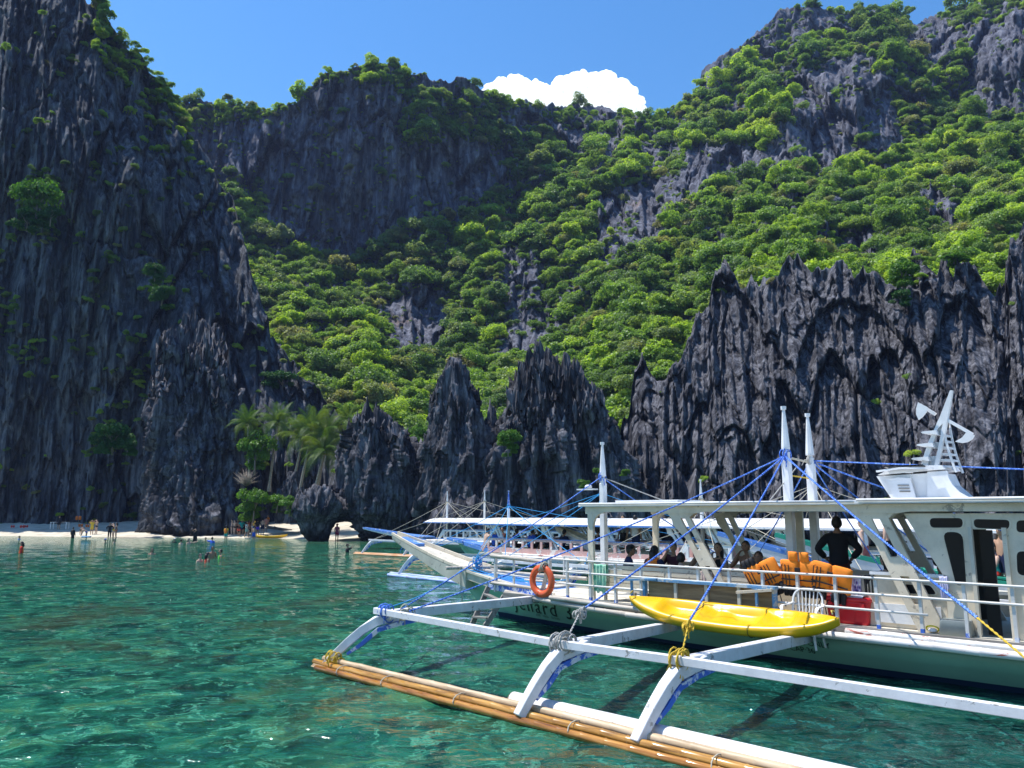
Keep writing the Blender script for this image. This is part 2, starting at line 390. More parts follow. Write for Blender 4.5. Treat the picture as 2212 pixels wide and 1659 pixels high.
# relief of cliffs and hills ------------------------------------------
def relief(name, mat, top, nx, nv, ybot, ctrl, jag=2.0, seed=1, k=1.0, amp=1.0, fl=1.0, jagf=.35, layers=None, back=40):
    xt = np.array(top, float); xs = np.linspace(max(xt[0, 0], -120), min(xt[-1, 0], 2330), nx)
    if xt[0, 0] < -150: xs = np.concatenate([np.linspace(xt[0, 0], -130, 60), xs])
    if xt[-1, 0] > 2400: xs = np.concatenate([xs, np.linspace(2340, xt[-1, 0], 80)])
    nx = len(xs); yt = np.interp(xs, xt[:, 0], xt[:, 1])
    Yt = tps(np.stack([xs, yt], -1), ctrl); pm = FPX/KD/Yt; xw = (xs-1106)/pm
    j = jag*(1.1*(ridged(xw*jagf*.35, 0*xw, 0*xw+seed, 2, seed)-.35)+.8*(ridged(xw*jagf, 0*xw, 0*xw+seed, 3, seed+4)-.35)+.30*vnoise(xw*1.6, 0*xw, 0*xw, seed+2))
    yt = yt-j*pm
    v = np.linspace(0, 1, nv); G, XX = np.meshgrid(v, xs, indexing='ij')
    yb = np.interp(xs, [p[0] for p in ybot], [p[1] for p in ybot]) if isinstance(ybot, list) else np.full(nx, float(ybot))
    YY = yb+(yt-yb)*G
    D = tps(np.stack([XX.ravel(), YY.ravel()], -1), ctrl).reshape(XX.shape)
    P = at_np(XX, YY, D)
    n = -P[..., :2]/np.linalg.norm(P[..., :2], axis=-1, keepdims=True)
    kw = dict(k=k, amp=amp, s=seed*7, fl=fl)
    if layers: kw['layers'] = layers
    Ym = float(np.mean([c[2] for c in ctrl])); uu = P[..., 0]/P[..., 1]*(.35*Ym+.65*P[..., 1].mean(0)[None, :])
    d = rockdisp(uu.ravel(), 0*uu.ravel(), P[..., 2].ravel(), **kw).reshape(XX.shape)
    e = np.clip((1-G)*nv/10, .15, 1)
    P[..., 0] += n[..., 0]*d*e; P[..., 1] += n[..., 1]*d*e
    rows = [P]; last = P[-1]
    for q, (bk, dz) in enumerate(((2, -.5), (6, -2), (14, -6), (back, -18))):
        r = last.copy(); nn = -n[-1]; r[:, 0] += nn[:, 0]*bk; r[:, 1] += nn[:, 1]*bk; r[:, 2] += dz; r[:, 2] = np.maximum(r[:, 2], -1.5); rows.append(r[None])
    r = rows[-1][0].copy(); r[:, 2] = -1.5; rows.append(r[None])
    A = np.concatenate(rows, 0)
    me = np_mesh(name, A.reshape(-1, 3), grid_faces(A.shape[0], nx))
    o = link(name, me, mat); tag(o, kind='structure')
    return o, P, XX, YY

top0 = [(250,215),(380,215),(440,218),(500,222),(600,236),(640,215),(690,165),(735,145),(800,135),(880,148),(905,152),(935,170),(990,160),(1035,182),(1065,197),(1130,214),(1200,227),(1225,222),(1290,224),(1330,235),(1390,246),(1430,244),(1480,215),(1510,195),(1515,152),(1560,115),(1600,100),(1650,55),(1690,18),(1750,12),(1820,24),(1900,14),(1945,18),(1975,48),(2020,28),(2080,8),(2120,-10),(2212,-40),(2380,-70),(2700,-20),(3000,120),(3400,330),(3900,560)]
ctrl0 = [(250,230,215),(250,600,195),(300,230,214),(550,240,205),(650,215,202),(800,140,200),(1000,170,208),(1150,240,228),(1300,235,258),(1430,250,250),(1510,200,245),(1600,100,248),(1690,20,252),(1850,20,258),(2000,30,262),(2100,0,262),(2380,-60,262),
 (560,520,198),(720,590,201),(900,480,202),(1090,400,212),(1090,310,216),(500,450,200),(400,400,205),(400,900,150),(700,400,201),
 (600,650,168),(600,780,150),(750,700,160),(900,780,158),(1050,780,155),(1080,600,180),(1150,500,188),(1200,700,160),(1280,500,182),(1300,300,228),(1450,400,192),(1500,600,140),(1500,300,222),
 (1600,190,236),(1700,140,238),(1700,230,205),(1720,370,192),(1900,350,192),(1930,200,205),(1750,430,168),(2000,450,152),(2050,200,215),(2110,270,196),(2150,60,212),(2250,270,190),(2250,60,212),(2200,330,180),(2200,480,132),(1700,540,118),(1400,780,112),
 (650,850,132),(720,950,128),(800,900,122),(900,1000,110),(1100,900,116),(1300,850,112),(700,1050,122),(1000,1120,98),(500,1120,122),(1900,600,112),(2300,650,108),(1600,1000,100),(2200,1000,96),(1500,750,112),(250,1120,110),(2380,1120,94),(3000,1120,100),(3900,1150,120),(3000,120,260),(3900,560,260),(2900,500,170),(1300,1120,94)]
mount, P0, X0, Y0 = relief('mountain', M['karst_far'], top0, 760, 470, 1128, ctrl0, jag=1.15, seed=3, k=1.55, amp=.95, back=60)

topL = [(-1500,-200),(-1000,-560),(-330,-420),(-150,-260),(0,-150),(150,-60),(188,-5),(205,20),(225,50),(240,60),(262,85),(290,100),(312,132),(322,160),(352,185),(385,225),(398,262),(412,300),(425,305),(450,345),(480,400),(505,440),(525,500),(545,580),(565,650),(580,700),(585,742),(605,746),(640,784),(665,824),(700,864),(735,884),(752,960),(765,1060),(775,1120)]
ctrlL = [(-1500,1150,112),(-1500,-200,122),(-330,1150,114),(-330,-300,118),(0,1150,110),(200,1150,109),(300,1150,107),(500,1150,100),(0,0,110),(0,500,107),(200,40,112),(300,120,116),(385,230,128),(450,380,125),(520,550,120),(580,720,116),(640,820,113),(730,890,108),(600,1100,103),(700,1100,102),(500,1000,102),(300,600,106),(100,500,106),(450,700,108),(430,1150,103),(420,1000,104),(350,350,110),(150,0,111),(200,900,107),(420,800,105)]
cliffL, PL, XL, YL = relief('cliff', M['karst_left'], topL, 420, 430, [(-1500,1180),(-330,1168),(0,1160),(500,1158),(560,1135),(775,1140)], ctrlL, jag=1.3, seed=5, k=1.15, amp=.85, back=35)

topR = [(1285,1075),(1305,1010),(1322,960),(1345,890),(1372,805),(1400,775),(1440,785),(1470,760),(1480,745),(1492,708),(1530,650),(1545,600),(1560,578),(1590,592),(1612,605),(1640,590),(1665,560),(1700,552),(1740,548),(1790,562),(1830,585),(1850,560),(1866,540),(1890,560),(1915,595),(1960,575),(1985,560),(2030,570),(2080,550),(2120,560),(2150,585),(2170,570),(2183,505),(2212,470),(2300,430),(2450,380),(2700,420),(3000,560),(3400,700),(3900,900)]
ctrlR = [(1285,1150,78),(1285,1060,80),(1330,1150,77),(1330,950,80),(1500,1150,71),(1700,1160,67),(2200,1160,61),(2450,1160,59),(1400,800,84),(1560,600,90),(1700,560,88),(1865,550,86),(2000,580,83),(2200,480,86),(2450,390,88),(1700,850,74),(2000,850,70),(1450,950,77),(2400,850,68),(2900,1160,62),(3900,1160,75),(2900,500,88),(3900,900,85),(1850,700,80)]
cliffR, PR, XR, YR = relief('cliff', M['karst_near'], topR, 560, 380, 1176, ctrlR, jag=2.1, seed=9, k=.78, amp=1.0, jagf=.5, back=16)

# free-standing pinnacles ----------------------------------------------
def pinnacle(label, rows, Y, seed, k=.7, amp=1.0, nt_=200, nv=220, mat='karst_near', flat=.8, jag=1.0, lean=0.):
    rows = sorted(rows, key=lambda r: -r[0]); ys = np.array([r[0] for r in rows], float)
    yy = np.linspace(ys[0], ys[-1], nv); L_ = np.interp(-yy, -ys, [r[1] for r in rows]); R_ = np.interp(-yy, -ys, [r[2] for r in rows])
    G = (ys[0]-yy)/(ys[0]-ys[-1]); wid = 1+.16*np.clip((G-.35)*3, 0, 1); mid_ = (L_+R_)/2; L_, R_ = mid_+(L_-mid_)*wid, mid_+(R_-mid_)*wid; Yd = Y+lean*G
    A = at_np(L_, yy, Yd); B = at_np(R_, yy, Yd); cx = (A[:, 0]+B[:, 0])/2; hw = (B[:, 0]-A[:, 0])/2; z = A[:, 2]
    th = np.linspace(0, 2*pi, nt_, endpoint=False); T, I = np.meshgrid(th, np.arange(nv))
    rad = hw[I]; ux, uy = np.cos(T), np.sin(T)*flat; CX = cx[I]; Z = z[I]
    X = CX+ux*rad; Yw = Yd[I]+uy*rad
    d = rockdisp(X, Yw*1.3, Z, k=k, amp=amp, s=seed*11)
    g = G[I]; d = (d-np.median(d))*np.clip((1-g)*7, .3, 1)*np.clip(rad/3.6, .15, 1)
    X += np.cos(T)*d; Yw += np.sin(T)*d
    Z = Z+jag*np.clip(g*3-1.4, 0, 1)*(ridged(X*1.1, Yw*1.1, 0*X, 3, seed)*1.5-.55)
    V = np.stack([X, Yw, Z], -1).reshape(-1, 3); F = grid_faces(nv, nt_, True)
    topc = V[-nt_:].mean(0)+np.array([0, 0, .5]); V = np.concatenate([V, topc[None]]); ti = len(V)-1; b = (nv-1)*nt_
    j = np.arange(nt_); F = np.concatenate([F, np.stack([b+j, b+(j+1) % nt_, np.full(nt_, ti), np.full(nt_, ti)], -1)])
    me = bpy.data.meshes.new('rock_pinnacle'); Fq = F[:-nt_]; 
    me = np_mesh('rock_pinnacle', V, Fq)
    bm = bmesh.new(); bm.from_mesh(me); bm.verts.ensure_lookup_table()
    for q in range(nt_):
        f = bm.faces.new((bm.verts[b+q], bm.verts[b+(q+1) % nt_], bm.verts[ti])); f.smooth = True
    bm.to_mesh(me); bm.free()
    return tag(link('rock_pinnacle', me, M[mat]), label, 'rock')
pinnacle('tall jagged grey pinnacle in front of the dark left cliff', [(1162,345,505),(1150,325,520),(1100,322,520),(1050,326,516),(1000,328,514),(900,334,518),(870,338,520),(850,345,512),(820,350,500),(800,358,492),(770,366,478),(750,374,468),(720,388,455),(700,400,442),(686,414,432)], 93, 21, k=.62, mat='karst_near', lean=5, flat=.5, jag=2.2)
pinnacle('smaller pointed rock leaning on the left cliff beside the tall pinnacle', [(1150,300,380),(1000,318,372),(850,322,366),(780,328,362),(740,334,352),(712,340,347)], 96, 22, k=.6, nt_=120, nv=150, mat='karst_left', lean=6, flat=.6)
pinnacle('squat undercut rock at the water edge left of the beach arch', [(1168,668,710),(1150,652,716),(1130,645,728),(1110,643,748),(1085,655,758),(1070,664,745),(1060,680,725)], 78, 23, k=.45, nt_=130, nv=110, amp=.45, flat=1.0)
pinnacle('mid height craggy rock between the coconut palms and the pointed spire', [(1176,786,930),(1150,782,932),(1128,768,934),(1110,742,934),(1085,730,932),(1050,735,925),(1000,742,903),(960,750,885),(940,757,872),(925,766,842),(905,776,824),(885,784,812),(873,792,806)], 79.5, 24, k=.55, amp=.8, jag=1.2, flat=.9)
pinnacle('narrow shoulder of rock above the beach arch', [(1112,735,790),(1095,725,800),(1060,722,800),(1030,735,795),(1010,750,790)], 80, 25, k=.5, nt_=110, nv=60, amp=.6)
pinnacle('slender pointed rock spire rising alone above the moored boats', [(1172,892,1062),(1100,898,1066),(1050,905,1060),(1000,914,1054),(950,924,1046),(900,938,1034),(860,946,1022),(830,954,1012),(810,962,1004),(797,974,992)], 76, 26, k=.62, jag=1.4, flat=.75)
pinnacle('broad craggy rock peak with a spiky top right of the spire', [(1172,1040,1270),(1100,1044,1270),(1000,1052,1262),(950,1068,1250),(900,1088,1238),(850,1106,1222),(820,1116,1206),(795,1132,1190),(778,1152,1176),(768,1160,1168)], 74, 27, k=.6, jag=2.0, flat=.7)
pinnacle('sloping rock peak whose right flank falls to the big rock wall', [(1176,1170,1395),(1100,1178,1375),(1050,1190,1360),(1000,1198,1345),(950,1202,1325),(900,1204,1305),(860,1205,1285),(830,1206,1265),(810,1208,1248),(795,1214,1238),(787,1220,1230)], 73, 28, k=.6, jag=1.6, flat=.75)
pinnacle('low ragged rocks standing between the spire and the spiky peak', [(1172,1005,1100),(1050,1015,1095),(960,1022,1085),(920,1036,1078),(890,1052,1072),(874,1060,1068)], 77, 29, k=.45, nt_=130, nv=150, jag=1.4)
pinnacle('pale grey boulder under the cliff behind the moored boats', [(1180,935,1075),(1150,930,1078),(1120,942,1070),(1100,960,1050),(1090,985,1030)], 62, 30, k=.45, nt_=110, nv=80, flat=.9, amp=.7)
pinnacle('small knobbly rock at the foot of the palm trunks', [(1130,596,680),(1080,600,672),(1050,610,660),(1030,622,650)], 90, 31, k=.45, nt_=110, nv=80)

# cloud ------------------------------------------------------------------
def make_cloud():
    tcl = [(1060,200,24),(1085,188,26),(1115,182,26),(1132,190,24),(1160,186,17),(1178,196,18),(1200,205,25),(1215,188,30),(1245,172,24),(1262,166,18),(1285,175,28),(1310,180,32),(1340,188,26),(1355,205,26),(1375,220,22),(1385,238,18),(1240,215,50),(1300,225,50),(1130,220,40),(1350,240,30),(1180,235,40)]
    V = []; F = []; b = 0; D = 2600.; pm = FPX/KD/D
    r0 = np.random.default_rng(5)
    subs = []
    for x, y, r in tcl:
        subs.append((x, y+3, r*.88, 0))
        r *= .88; y += 3
        for q in range(14):
            a = r0.uniform(0, 2*pi); rr = r*r0.uniform(.18, .42); subs.append((x+math.cos(a)*r*.75, y+math.sin(a)*r*.75, rr, r0.uniform(-1, .3)*r))
    for x, y, r, dz in subs:
        bm = bmesh.new(); bmesh.ops.create_icosphere(bm, subdivisions=4, radius=1)
        co = np.array([v.co[:] for v in bm.verts]); fa = np.array([[v.index for v in f.verts] for f in bm.faces]); bm.free()
        c = np.array(at(x, y, D+dz/pm)); R_ = r/pm
        w = co*R_+c; dd = fbm(w[:, 0]/26, w[:, 1]/26, w[:, 2]/26, 3, 60)*9+np.abs(fbm(w[:, 0]/60, w[:, 1]/60, w[:, 2]/60, 3, 61))*10
        w = w+co*dd[:, None]; V.append(w); F.append(fa+b); b += len(w)
    me = np_mesh('cloud', np.concatenate(V), np.concatenate(F))
    m = bpy.data.materials.new('cloud'); m.use_nodes = True; nt = m.node_tree; nt.nodes.clear(); o = nt.nodes.new('ShaderNodeOutputMaterial')
    d = N(nt, 'ShaderNodeBsdfDiffuse'); d.inputs[0].default_value = (.95, .95, .95, 1); t = N(nt, 'ShaderNodeBsdfTranslucent'); t.inputs[0].default_value = (1, 1, 1, 1)
    e = N(nt, 'ShaderNodeEmission'); e.inputs[0].default_value = (.93, .97, 1, 1); e.inputs[1].default_value = .26  # slight glow added to whiten the cloud's shaded side
    mx = nt.nodes.new('ShaderNodeMixShader'); mx.inputs[0].default_value = .3; ad = nt.nodes.new('ShaderNodeAddShader')
    nt.links.new(d.outputs[0], mx.inputs[1]); nt.links.new(t.outputs[0], mx.inputs[2]); nt.links.new(mx.outputs[0], ad.inputs[0]); nt.links.new(e.outputs[0], ad.inputs[1]); nt.links.new(ad.outputs[0], o.inputs[0])
    tag(link('cloud', me, m), kind='structure')
make_cloud()
# thin sea air between the viewpoint and the far slopes
hz = link('haze', MB().box((0, 120, 110), (900, 700, 228)).mesh('haze')); hm = bpy.data.materials.new('haze'); hm.use_nodes = True; hn = hm.node_tree; hn.nodes.clear()
pv = N(hn, 'ShaderNodeVolumePrincipled'); pv.inputs['Color'].default_value = (.42, .55, 1.0, 1); pv.inputs['Density'].default_value = .00017; pv.inputs['Anisotropy'].default_value = .2
hn.links.new(pv.outputs[0], hn.nodes.new('ShaderNodeOutputMaterial').inputs['Volume']); hz.data.materials.append(hm); tag(hz, kind='stuff')

# ================================================================== VEGETATION
def leaf_mat(name, stops, trans=.35, hue_by='random'):
    m = bpy.data.materials.new(name); m.use_nodes = True; nt = m.node_tree; nt.nodes.clear(); o = nt.nodes.new('ShaderNodeOutputMaterial')
    oi = nt.nodes.new('ShaderNodeObjectInfo'); pn = noise(nt, oi.outputs['Location'], .035, 3, .6)
    f1 = N(nt, 'ShaderNodeMapRange'); nt.links.new(pn, f1.inputs[0]); f1.inputs[1].default_value = .32; f1.inputs[2].default_value = .68; f1.inputs[3].default_value = -.22; f1.inputs[4].default_value = .22
    f2 = N(nt, 'ShaderNodeMath', operation='MULTIPLY_ADD'); nt.links.new(oi.outputs['Random'], f2.inputs[0]); f2.inputs[1].default_value = .62; f2.inputs[2].default_value = .19
    f3 = N(nt, 'ShaderNodeMath', operation='ADD'); nt.links.new(f1.outputs[0], f3.inputs[0]); nt.links.new(f2.outputs[0], f3.inputs[1]); c = ramp(nt, f3.outputs[0], stops)
    co = coords(nt, 'Object'); n1 = noise(nt, co, 2.5, 3, .6); c = mixc(nt, .8, c, ramp(nt, n1, [(.3, (.45, .5, .5)), (.7, (1.25, 1.2, 1))]), 'MULTIPLY')
    d = nt.nodes.new('ShaderNodeBsdfDiffuse'); t = nt.nodes.new('ShaderNodeBsdfTranslucent'); g = nt.nodes.new('ShaderNodeBsdfGlossy'); g.inputs['Roughness'].default_value = .5
    g.inputs[0].default_value = (.5, .55, .5, 1)
    c2 = mixc(nt, 1.0, c, (1.25, 1.3, .55), 'MULTIPLY')
    mx = nt.nodes.new('ShaderNodeMixShader'); mx.inputs[0].default_value = trans; m2 = nt.nodes.new('ShaderNodeMixShader'); m2.inputs[0].default_value = .05
    L = nt.links.new; L(c, d.inputs[0]); L(c2, t.inputs[0]); L(d.outputs[0], mx.inputs[1]); L(t.outputs[0], mx.inputs[2]); L(mx.outputs[0], m2.inputs[1]); L(g.outputs[0], m2.inputs[2]); L(m2.outputs[0], o.inputs[0])
    return m
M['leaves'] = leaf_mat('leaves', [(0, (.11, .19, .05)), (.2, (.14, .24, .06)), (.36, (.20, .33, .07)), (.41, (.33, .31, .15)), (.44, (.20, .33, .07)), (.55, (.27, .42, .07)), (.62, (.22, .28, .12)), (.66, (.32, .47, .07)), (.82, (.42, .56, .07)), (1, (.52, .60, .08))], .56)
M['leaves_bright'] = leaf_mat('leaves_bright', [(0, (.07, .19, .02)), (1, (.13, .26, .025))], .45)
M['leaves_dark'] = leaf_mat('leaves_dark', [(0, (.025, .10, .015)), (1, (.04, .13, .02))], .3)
M['bark'] = wood('bark', (.10, .085, .065), (.26, .23, .19), axis=2, scale=2)

def crown_mesh(seed, nleaf=1500, lobes=9, hgt=.75, leaf=.10):
    r = np.random.default_rng(seed); LC = []
    for i in range(lobes):
        a = 2*pi*i/lobes+r.uniform(-.4, .4); q = r.uniform(.25, .66) if i else 0
        LC.append((math.cos(a)*q, math.sin(a)*q, r.uniform(.25, .62)*hgt+(.2*hgt if i == 0 else 0), r.uniform(.26, .44)))
    LC = np.array(LC); pk = r.integers(0, lobes, nleaf); c = LC[pk]
    v = r.normal(size=(nleaf, 3)); v /= np.linalg.norm(v, axis=1, keepdims=True); v[:, 2] = np.where(v[:, 2] < -.25, -v[:, 2], v[:, 2])
    rad = c[:, 3]*(r.uniform(.72, 1.06, nleaf)+.22*(r.random(nleaf) < .12))
    p = c[:, :3]+v*rad[:, None]*np.array([1, 1, .95])
    # small flat twig-clumps: leaf planes nearly horizontal, tilted at random
    n = v*.75+r.normal(size=(nleaf, 3))*.55+np.array([0, 0, .35]); n /= np.linalg.norm(n, axis=1, keepdims=True)
    a = np.cross(n, r.normal(size=(nleaf, 3))); a /= np.linalg.norm(a, axis=1, keepdims=True); b_ = np.cross(n, a)
    s1 = leaf*r.uniform(.5, 1.25, nleaf)[:, None]; s2 = s1*r.uniform(.45, .9, nleaf)[:, None]
    V = np.stack([p-a*s1, p-b_*s2, p+a*s1*.9, p+b_*s2], 1).reshape(-1, 3)
    return np_mesh('crown', V, np.arange(nleaf*4).reshape(-1, 4), False)
CROWNS = [crown_mesh(100+i, 2300, [7, 9, 11, 8, 12, 6, 10, 9][i], [.75, .6, .85, .5, .7, .95, .65, .8][i], [.07, .062, .066, .072, .06, .075, .062, .066][i]) for i in range(8)]
for me in CROWNS: me.materials.append(M['leaves'])
def trunk_mesh(seed):
    r = random.Random(seed); m = MB(); x, y = r.uniform(-.1, .1), r.uniform(-.1, .1)
    m.tube([(0, 0, -.7), (x*.5, y*.5, -.2), (x, y, .25)], [.055, .045, .035], 6)
    for i in range(4):
        a = r.uniform(0, 6.28); m.tube([(x*.5, y*.5, -.15), (x+cos(a)*.25, y+sin(a)*.25, .15), (x+cos(a)*.5, y+sin(a)*.5, .4)], [.03, .022, .012], 5)
    me = m.mesh('trunk'); me.materials.append(M['bark']); return me
TRUNKS = [trunk_mesh(i) for i in range(4)]

rock0 = [  # bare rock areas on the mountain, in traced coordinates
 ([(600,255),(690,185),(760,175),(870,190),(885,225),(860,290),(900,330),(960,300),(1090,320),(1095,390),(1010,470),(900,490),(780,560),(740,600),(700,560),(600,520),(570,470),(570,400),(500,380),(440,470),(380,400),(380,290),(500,262)], .07),
 ([(885,150),(935,165),(990,155),(1070,195),(1050,215),(960,215),(900,190)], .25), ([(1065,200),(1140,214),(1200,228),(1190,240),(1100,225)], .25),
 ([(1225,222),(1340,232),(1330,265),(1240,262)], .4), ([(1060,235),(1180,240),(1190,280),(1080,275)], .25), ([(1200,265),(1260,270),(1260,320),(1190,320)], .2),
 ([(1290,285),(1330,285),(1340,330),(1300,345)], .2), ([(830,640),(960,620),(970,770),(850,760)], .1), ([(1090,520),(1180,560),(1190,770),(1080,770)], .25), ([(1190,560),(1290,600),(1280,700),(1190,740)], .55),
 ([(1515,150),(1560,115),(1645,60),(1690,15),(1830,30),(1845,65),(1750,80),(1700,130),(1640,150),(1580,140),(1535,215),(1512,190)], .22),
 ([(1720,180),(1800,130),(1870,120),(1905,170),(1940,230),(1955,330),(1830,350),(1790,372),(1660,370),(1640,340),(1700,250)], .10),
 ([(1480,320),(1640,310),(1650,360),(1560,400),(1480,400)], .08), ([(1370,300),(1480,310),(1470,360),(1380,350)], .3), ([(1290,420),(1400,390),(1520,370),(1540,400),(1450,470),(1340,590),(1280,560)], .16),
 ([(1950,50),(2020,30),(2085,80),(2060,130),(2000,160),(1960,110)], .08), ([(2085,60),(2240,10),(2240,262),(2110,250),(2070,170)], .06),
 ([(1965,395),(2040,410),(2080,460),(2060,490),(1990,470)], .2), ([(1800,500),(1900,480),(1930,560),(1850,560)], .3)]
def vegprob(x, y):
    p = np.full(x.shape, .93)
    for poly, q in rock0: p = np.where(inpoly(x, y, poly), q, p)
    return p
def scatter(P, XX, YY, n, prob, r):
    nv, nx = XX.shape; out = []
    # weight each mesh cell by its real area so trees spread evenly over the ground
    du = np.linalg.norm(P[:-1, 1:]-P[:-1, :-1], axis=-1); dv = np.linalg.norm(P[1:, :-1]-P[:-1, :-1], axis=-1)
    pxa = (FPX/P[:-1, :-1, 1])**2; wgt = (np.abs(XX[:-1, 1:]-XX[:-1, :-1])*np.abs(YY[1:, :-1]-YY[:-1, :-1])).ravel()
    wgt = wgt*np.where(((XX[:-1, :-1] > 2330)|(XX[:-1, :-1] < -100)).ravel(), .12, 1.0)
    wgt = wgt/wgt.sum(); idx = r.choice(len(wgt), n, p=wgt); i, j = idx//(nx-1), idx % (nx-1)
    a, b = r.random(n)[:, None], r.random(n)[:, None]
    pos = P[i, j]*(1-a)*(1-b)+P[i, j+1]*a*(1-b)+P[i+1, j]*(1-a)*b+P[i+1, j+1]*a*b
    x, y = XX[i, j], YY[i, j]; nz = fbm(x*.02, y*.02, 0*x, 3, 90); pr = prob(x, y); keep = r.random(n) < np.clip(pr+(nz*.5)*(pr > .1)*(pr < .9), 0, 1)
    return pos[keep], x[keep], y[keep], pr[keep]
pos, tx_, ty_, pr_ = scatter(P0, X0, Y0, 13500, vegprob, rng)
T0 = []
for p, x, y, q in zip(pos, tx_, ty_, pr_):
    k = random.choice((.5, .65, .8, 1, 1, 1.2, 1.5, 1.9)); s = (1.05+p[1]*.0055)*k*random.uniform(.85, 1.15)
    if q < .3: s *= .55
    elif y < 300 and x < 1500: s *= .8
    T0.append((s, p[0], p[1]-s*.25, p[2]+s*random.uniform(-.25, .45), x, y))
# cliff-edge trees and wall shrubs of the left cliff
def probL(x, y):
    t = np.interp(x, [p[0] for p in topL], [p[1] for p in topL]); d = y-t
    e = np.where((x > 195) & (x < 410), np.where(d < 60, .95, np.where(d < 95, .5, .05)), .035)
    e = np.where((x > 640) & (x < 740) & (d < 14), .5, e)
    for cx, cy, rx, ry, q in ((85,425,48,50,1),(75,500,55,40,.6),(245,945,42,38,1),(350,620,30,60,.5),(365,335,22,70,.3),(300,200,25,30,.4),(70,770,45,35,.45),(20,680,25,40,.5),(150,120,40,60,.15),(210,580,70,80,.12),(300,780,60,60,.12)):
        e = np.maximum(e, np.where(((x-cx)/rx)**2+((y-cy)/ry)**2 < 1, q, 0))
    return e
posL, xl, yl, _ = scatter(PL, XL, YL, 9000, probL, rng)
TL = []
for p, x, y in zip(posL, xl, yl):
    s = random.uniform(.55, 1.15)*(1.0 if x > 195 and y < 330 else .8)
    up_ = (y-np.interp(x, [q[0] for q in topL], [q[1] for q in topL]) < 60) and x > 195
    TL.append((s*1.15, p[0]+.5, p[1]-.6, p[2]+s*.7) if up_ else (s, p[0], p[1]-.3, p[2]+.1))
def probR(x, y): return np.where(inpoly(x, y, [(1925,575),(2110,548),(2110,566),(2010,578),(1990,620),(1940,640)]), .8, .004)
posR, xr_, yr_, _ = scatter(PR, XR, YR, 5000, probR, rng)
TR = [(random.uniform(.35, .8), p[0], p[1]-.3, p[2]+.1) for p in posR]

def plant_tree(name, label, cat, s, x, y, z, group=None, mat=None, ci=None, flat=1.0):
    t = thing(name, label, cat, (x, y, z), random.uniform(0, 6.28), group); t.scale = (s, s, s*flat)
    c = link('crown', CROWNS[ci if ci is not None else random.randrange(8)], None, t)
    if mat:
        c.material_slots[0].link = 'OBJECT'; c.material_slots[0].material = M[mat]
    link('trunk', TRUNKS[random.randrange(4)], None, t); return t
def zone(x, y):
    if x < 760: return 'on the slope left below the central rock face' if y > 520 else 'on the saddle left of the central rock face'
    if x < 1090: return 'in the valley below the central rock face' if y > 700 else ('on the ledges of the central rock face' if y > 260 else 'on the crest of the central rock face')
    if x < 1500: return 'directly above the pointed rock spires' if y > 560 else ('on the middle slope below the cloud' if y > 300 else 'on the ridge under the cloud')
    if y > 430: return 'above the left end of the big right rock wall' if x < 1700 else ('above the middle of the big right rock wall' if x < 1950 else 'above the right end of the big right rock wall')
    return 'on the slope halfway up the right mountain' if y > 230 else 'near the summit of the right mountain'
allT = sorted(T0, key=lambda t: -t[0]/t[2])
rest = []; seen = 0
for t in allT:
    s, x, y, z, zx, zy = t
    if seen < 300: plant_tree('tree', 'bushy green tree '+zone(zx, zy), 'tree', s, x, y, z, 'trees '+zone(zx, zy)); seen += 1
    else: rest.append(t[:4])
cand = sorted(TL+TR, key=lambda t: -t[0]/t[2])
for i, (s, x, y, z) in enumerate(cand):
    if i < 0: pass
    else: rest.append((s, x, y, z))
# undergrowth between the trees
pu, xu, yu, qu = scatter(P0, X0, Y0, 36000, vegprob, rng)
under = [(random.uniform(.4, 1.2)*(.6 if q < .3 else 1)*(.6+p[1]*.003), p[0], p[1]-.2, p[2]) for p, q in zip(pu, qu)]
def stuff_instances(name, pts, label, cat, protos):
    P = np.array(pts); me = bpy.data.meshes.new(name); me.vertices.add(len(P)); me.vertices.foreach_set('co', P[:, 1:4].astype(np.float32).ravel())
    a = me.attributes.new('size', 'FLOAT', 'POINT'); a.data.foreach_set('value', P[:, 0].astype(np.float32)); me.update()
    o = link(name, me); ng = bpy.data.node_groups.new(name, 'GeometryNodeTree')
    ng.interface.new_socket('Geometry', in_out='INPUT', socket_type='NodeSocketGeometry'); ng.interface.new_socket('Geometry', in_out='OUTPUT', socket_type='NodeSocketGeometry')
    n = ng.nodes; L = ng.links.new; gi = n.new('NodeGroupInput'); go = n.new('NodeGroupOutput'); mp = n.new('GeometryNodeMeshToPoints'); L(gi.outputs[0], mp.inputs[0])
    jn = n.new('GeometryNodeJoinGeometry')
    for q in protos:
        oi = n.new('GeometryNodeObjectInfo'); oi.inputs['Object'].default_value = q; oi.inputs['As Instance'].default_value = True; L(oi.outputs['Geometry'], jn.inputs[0])
    io = n.new('GeometryNodeInstanceOnPoints'); L(mp.outputs[0], io.inputs['Points']); L(jn.outputs[0], io.inputs['Instance']); io.inputs['Pick Instance'].default_value = True
    ri = n.new('FunctionNodeRandomValue'); ri.data_type = 'INT'; ri.inputs[4].default_value = 0; ri.inputs[5].default_value = len(protos)-1; L(ri.outputs[2], io.inputs['Instance Index'])
    rv = n.new('FunctionNodeRandomValue'); rv.data_type = 'FLOAT_VECTOR'; rv.inputs[0].default_value = (-.5, -.5, 0); rv.inputs[1].default_value = (.5, .5, 6.28); L(rv.outputs[0], io.inputs['Rotation'])
    na = n.new('GeometryNodeInputNamedAttribute'); na.data_type = 'FLOAT'; na.inputs[0].default_value = 'size'; L(na.outputs[0], io.inputs['Scale'])
    L(io.outputs[0], go.inputs[0]); md = o.modifiers.new('scatter', 'NODES'); md.node_group = ng
    return tag(o, label, cat, kind='stuff')
protos = []
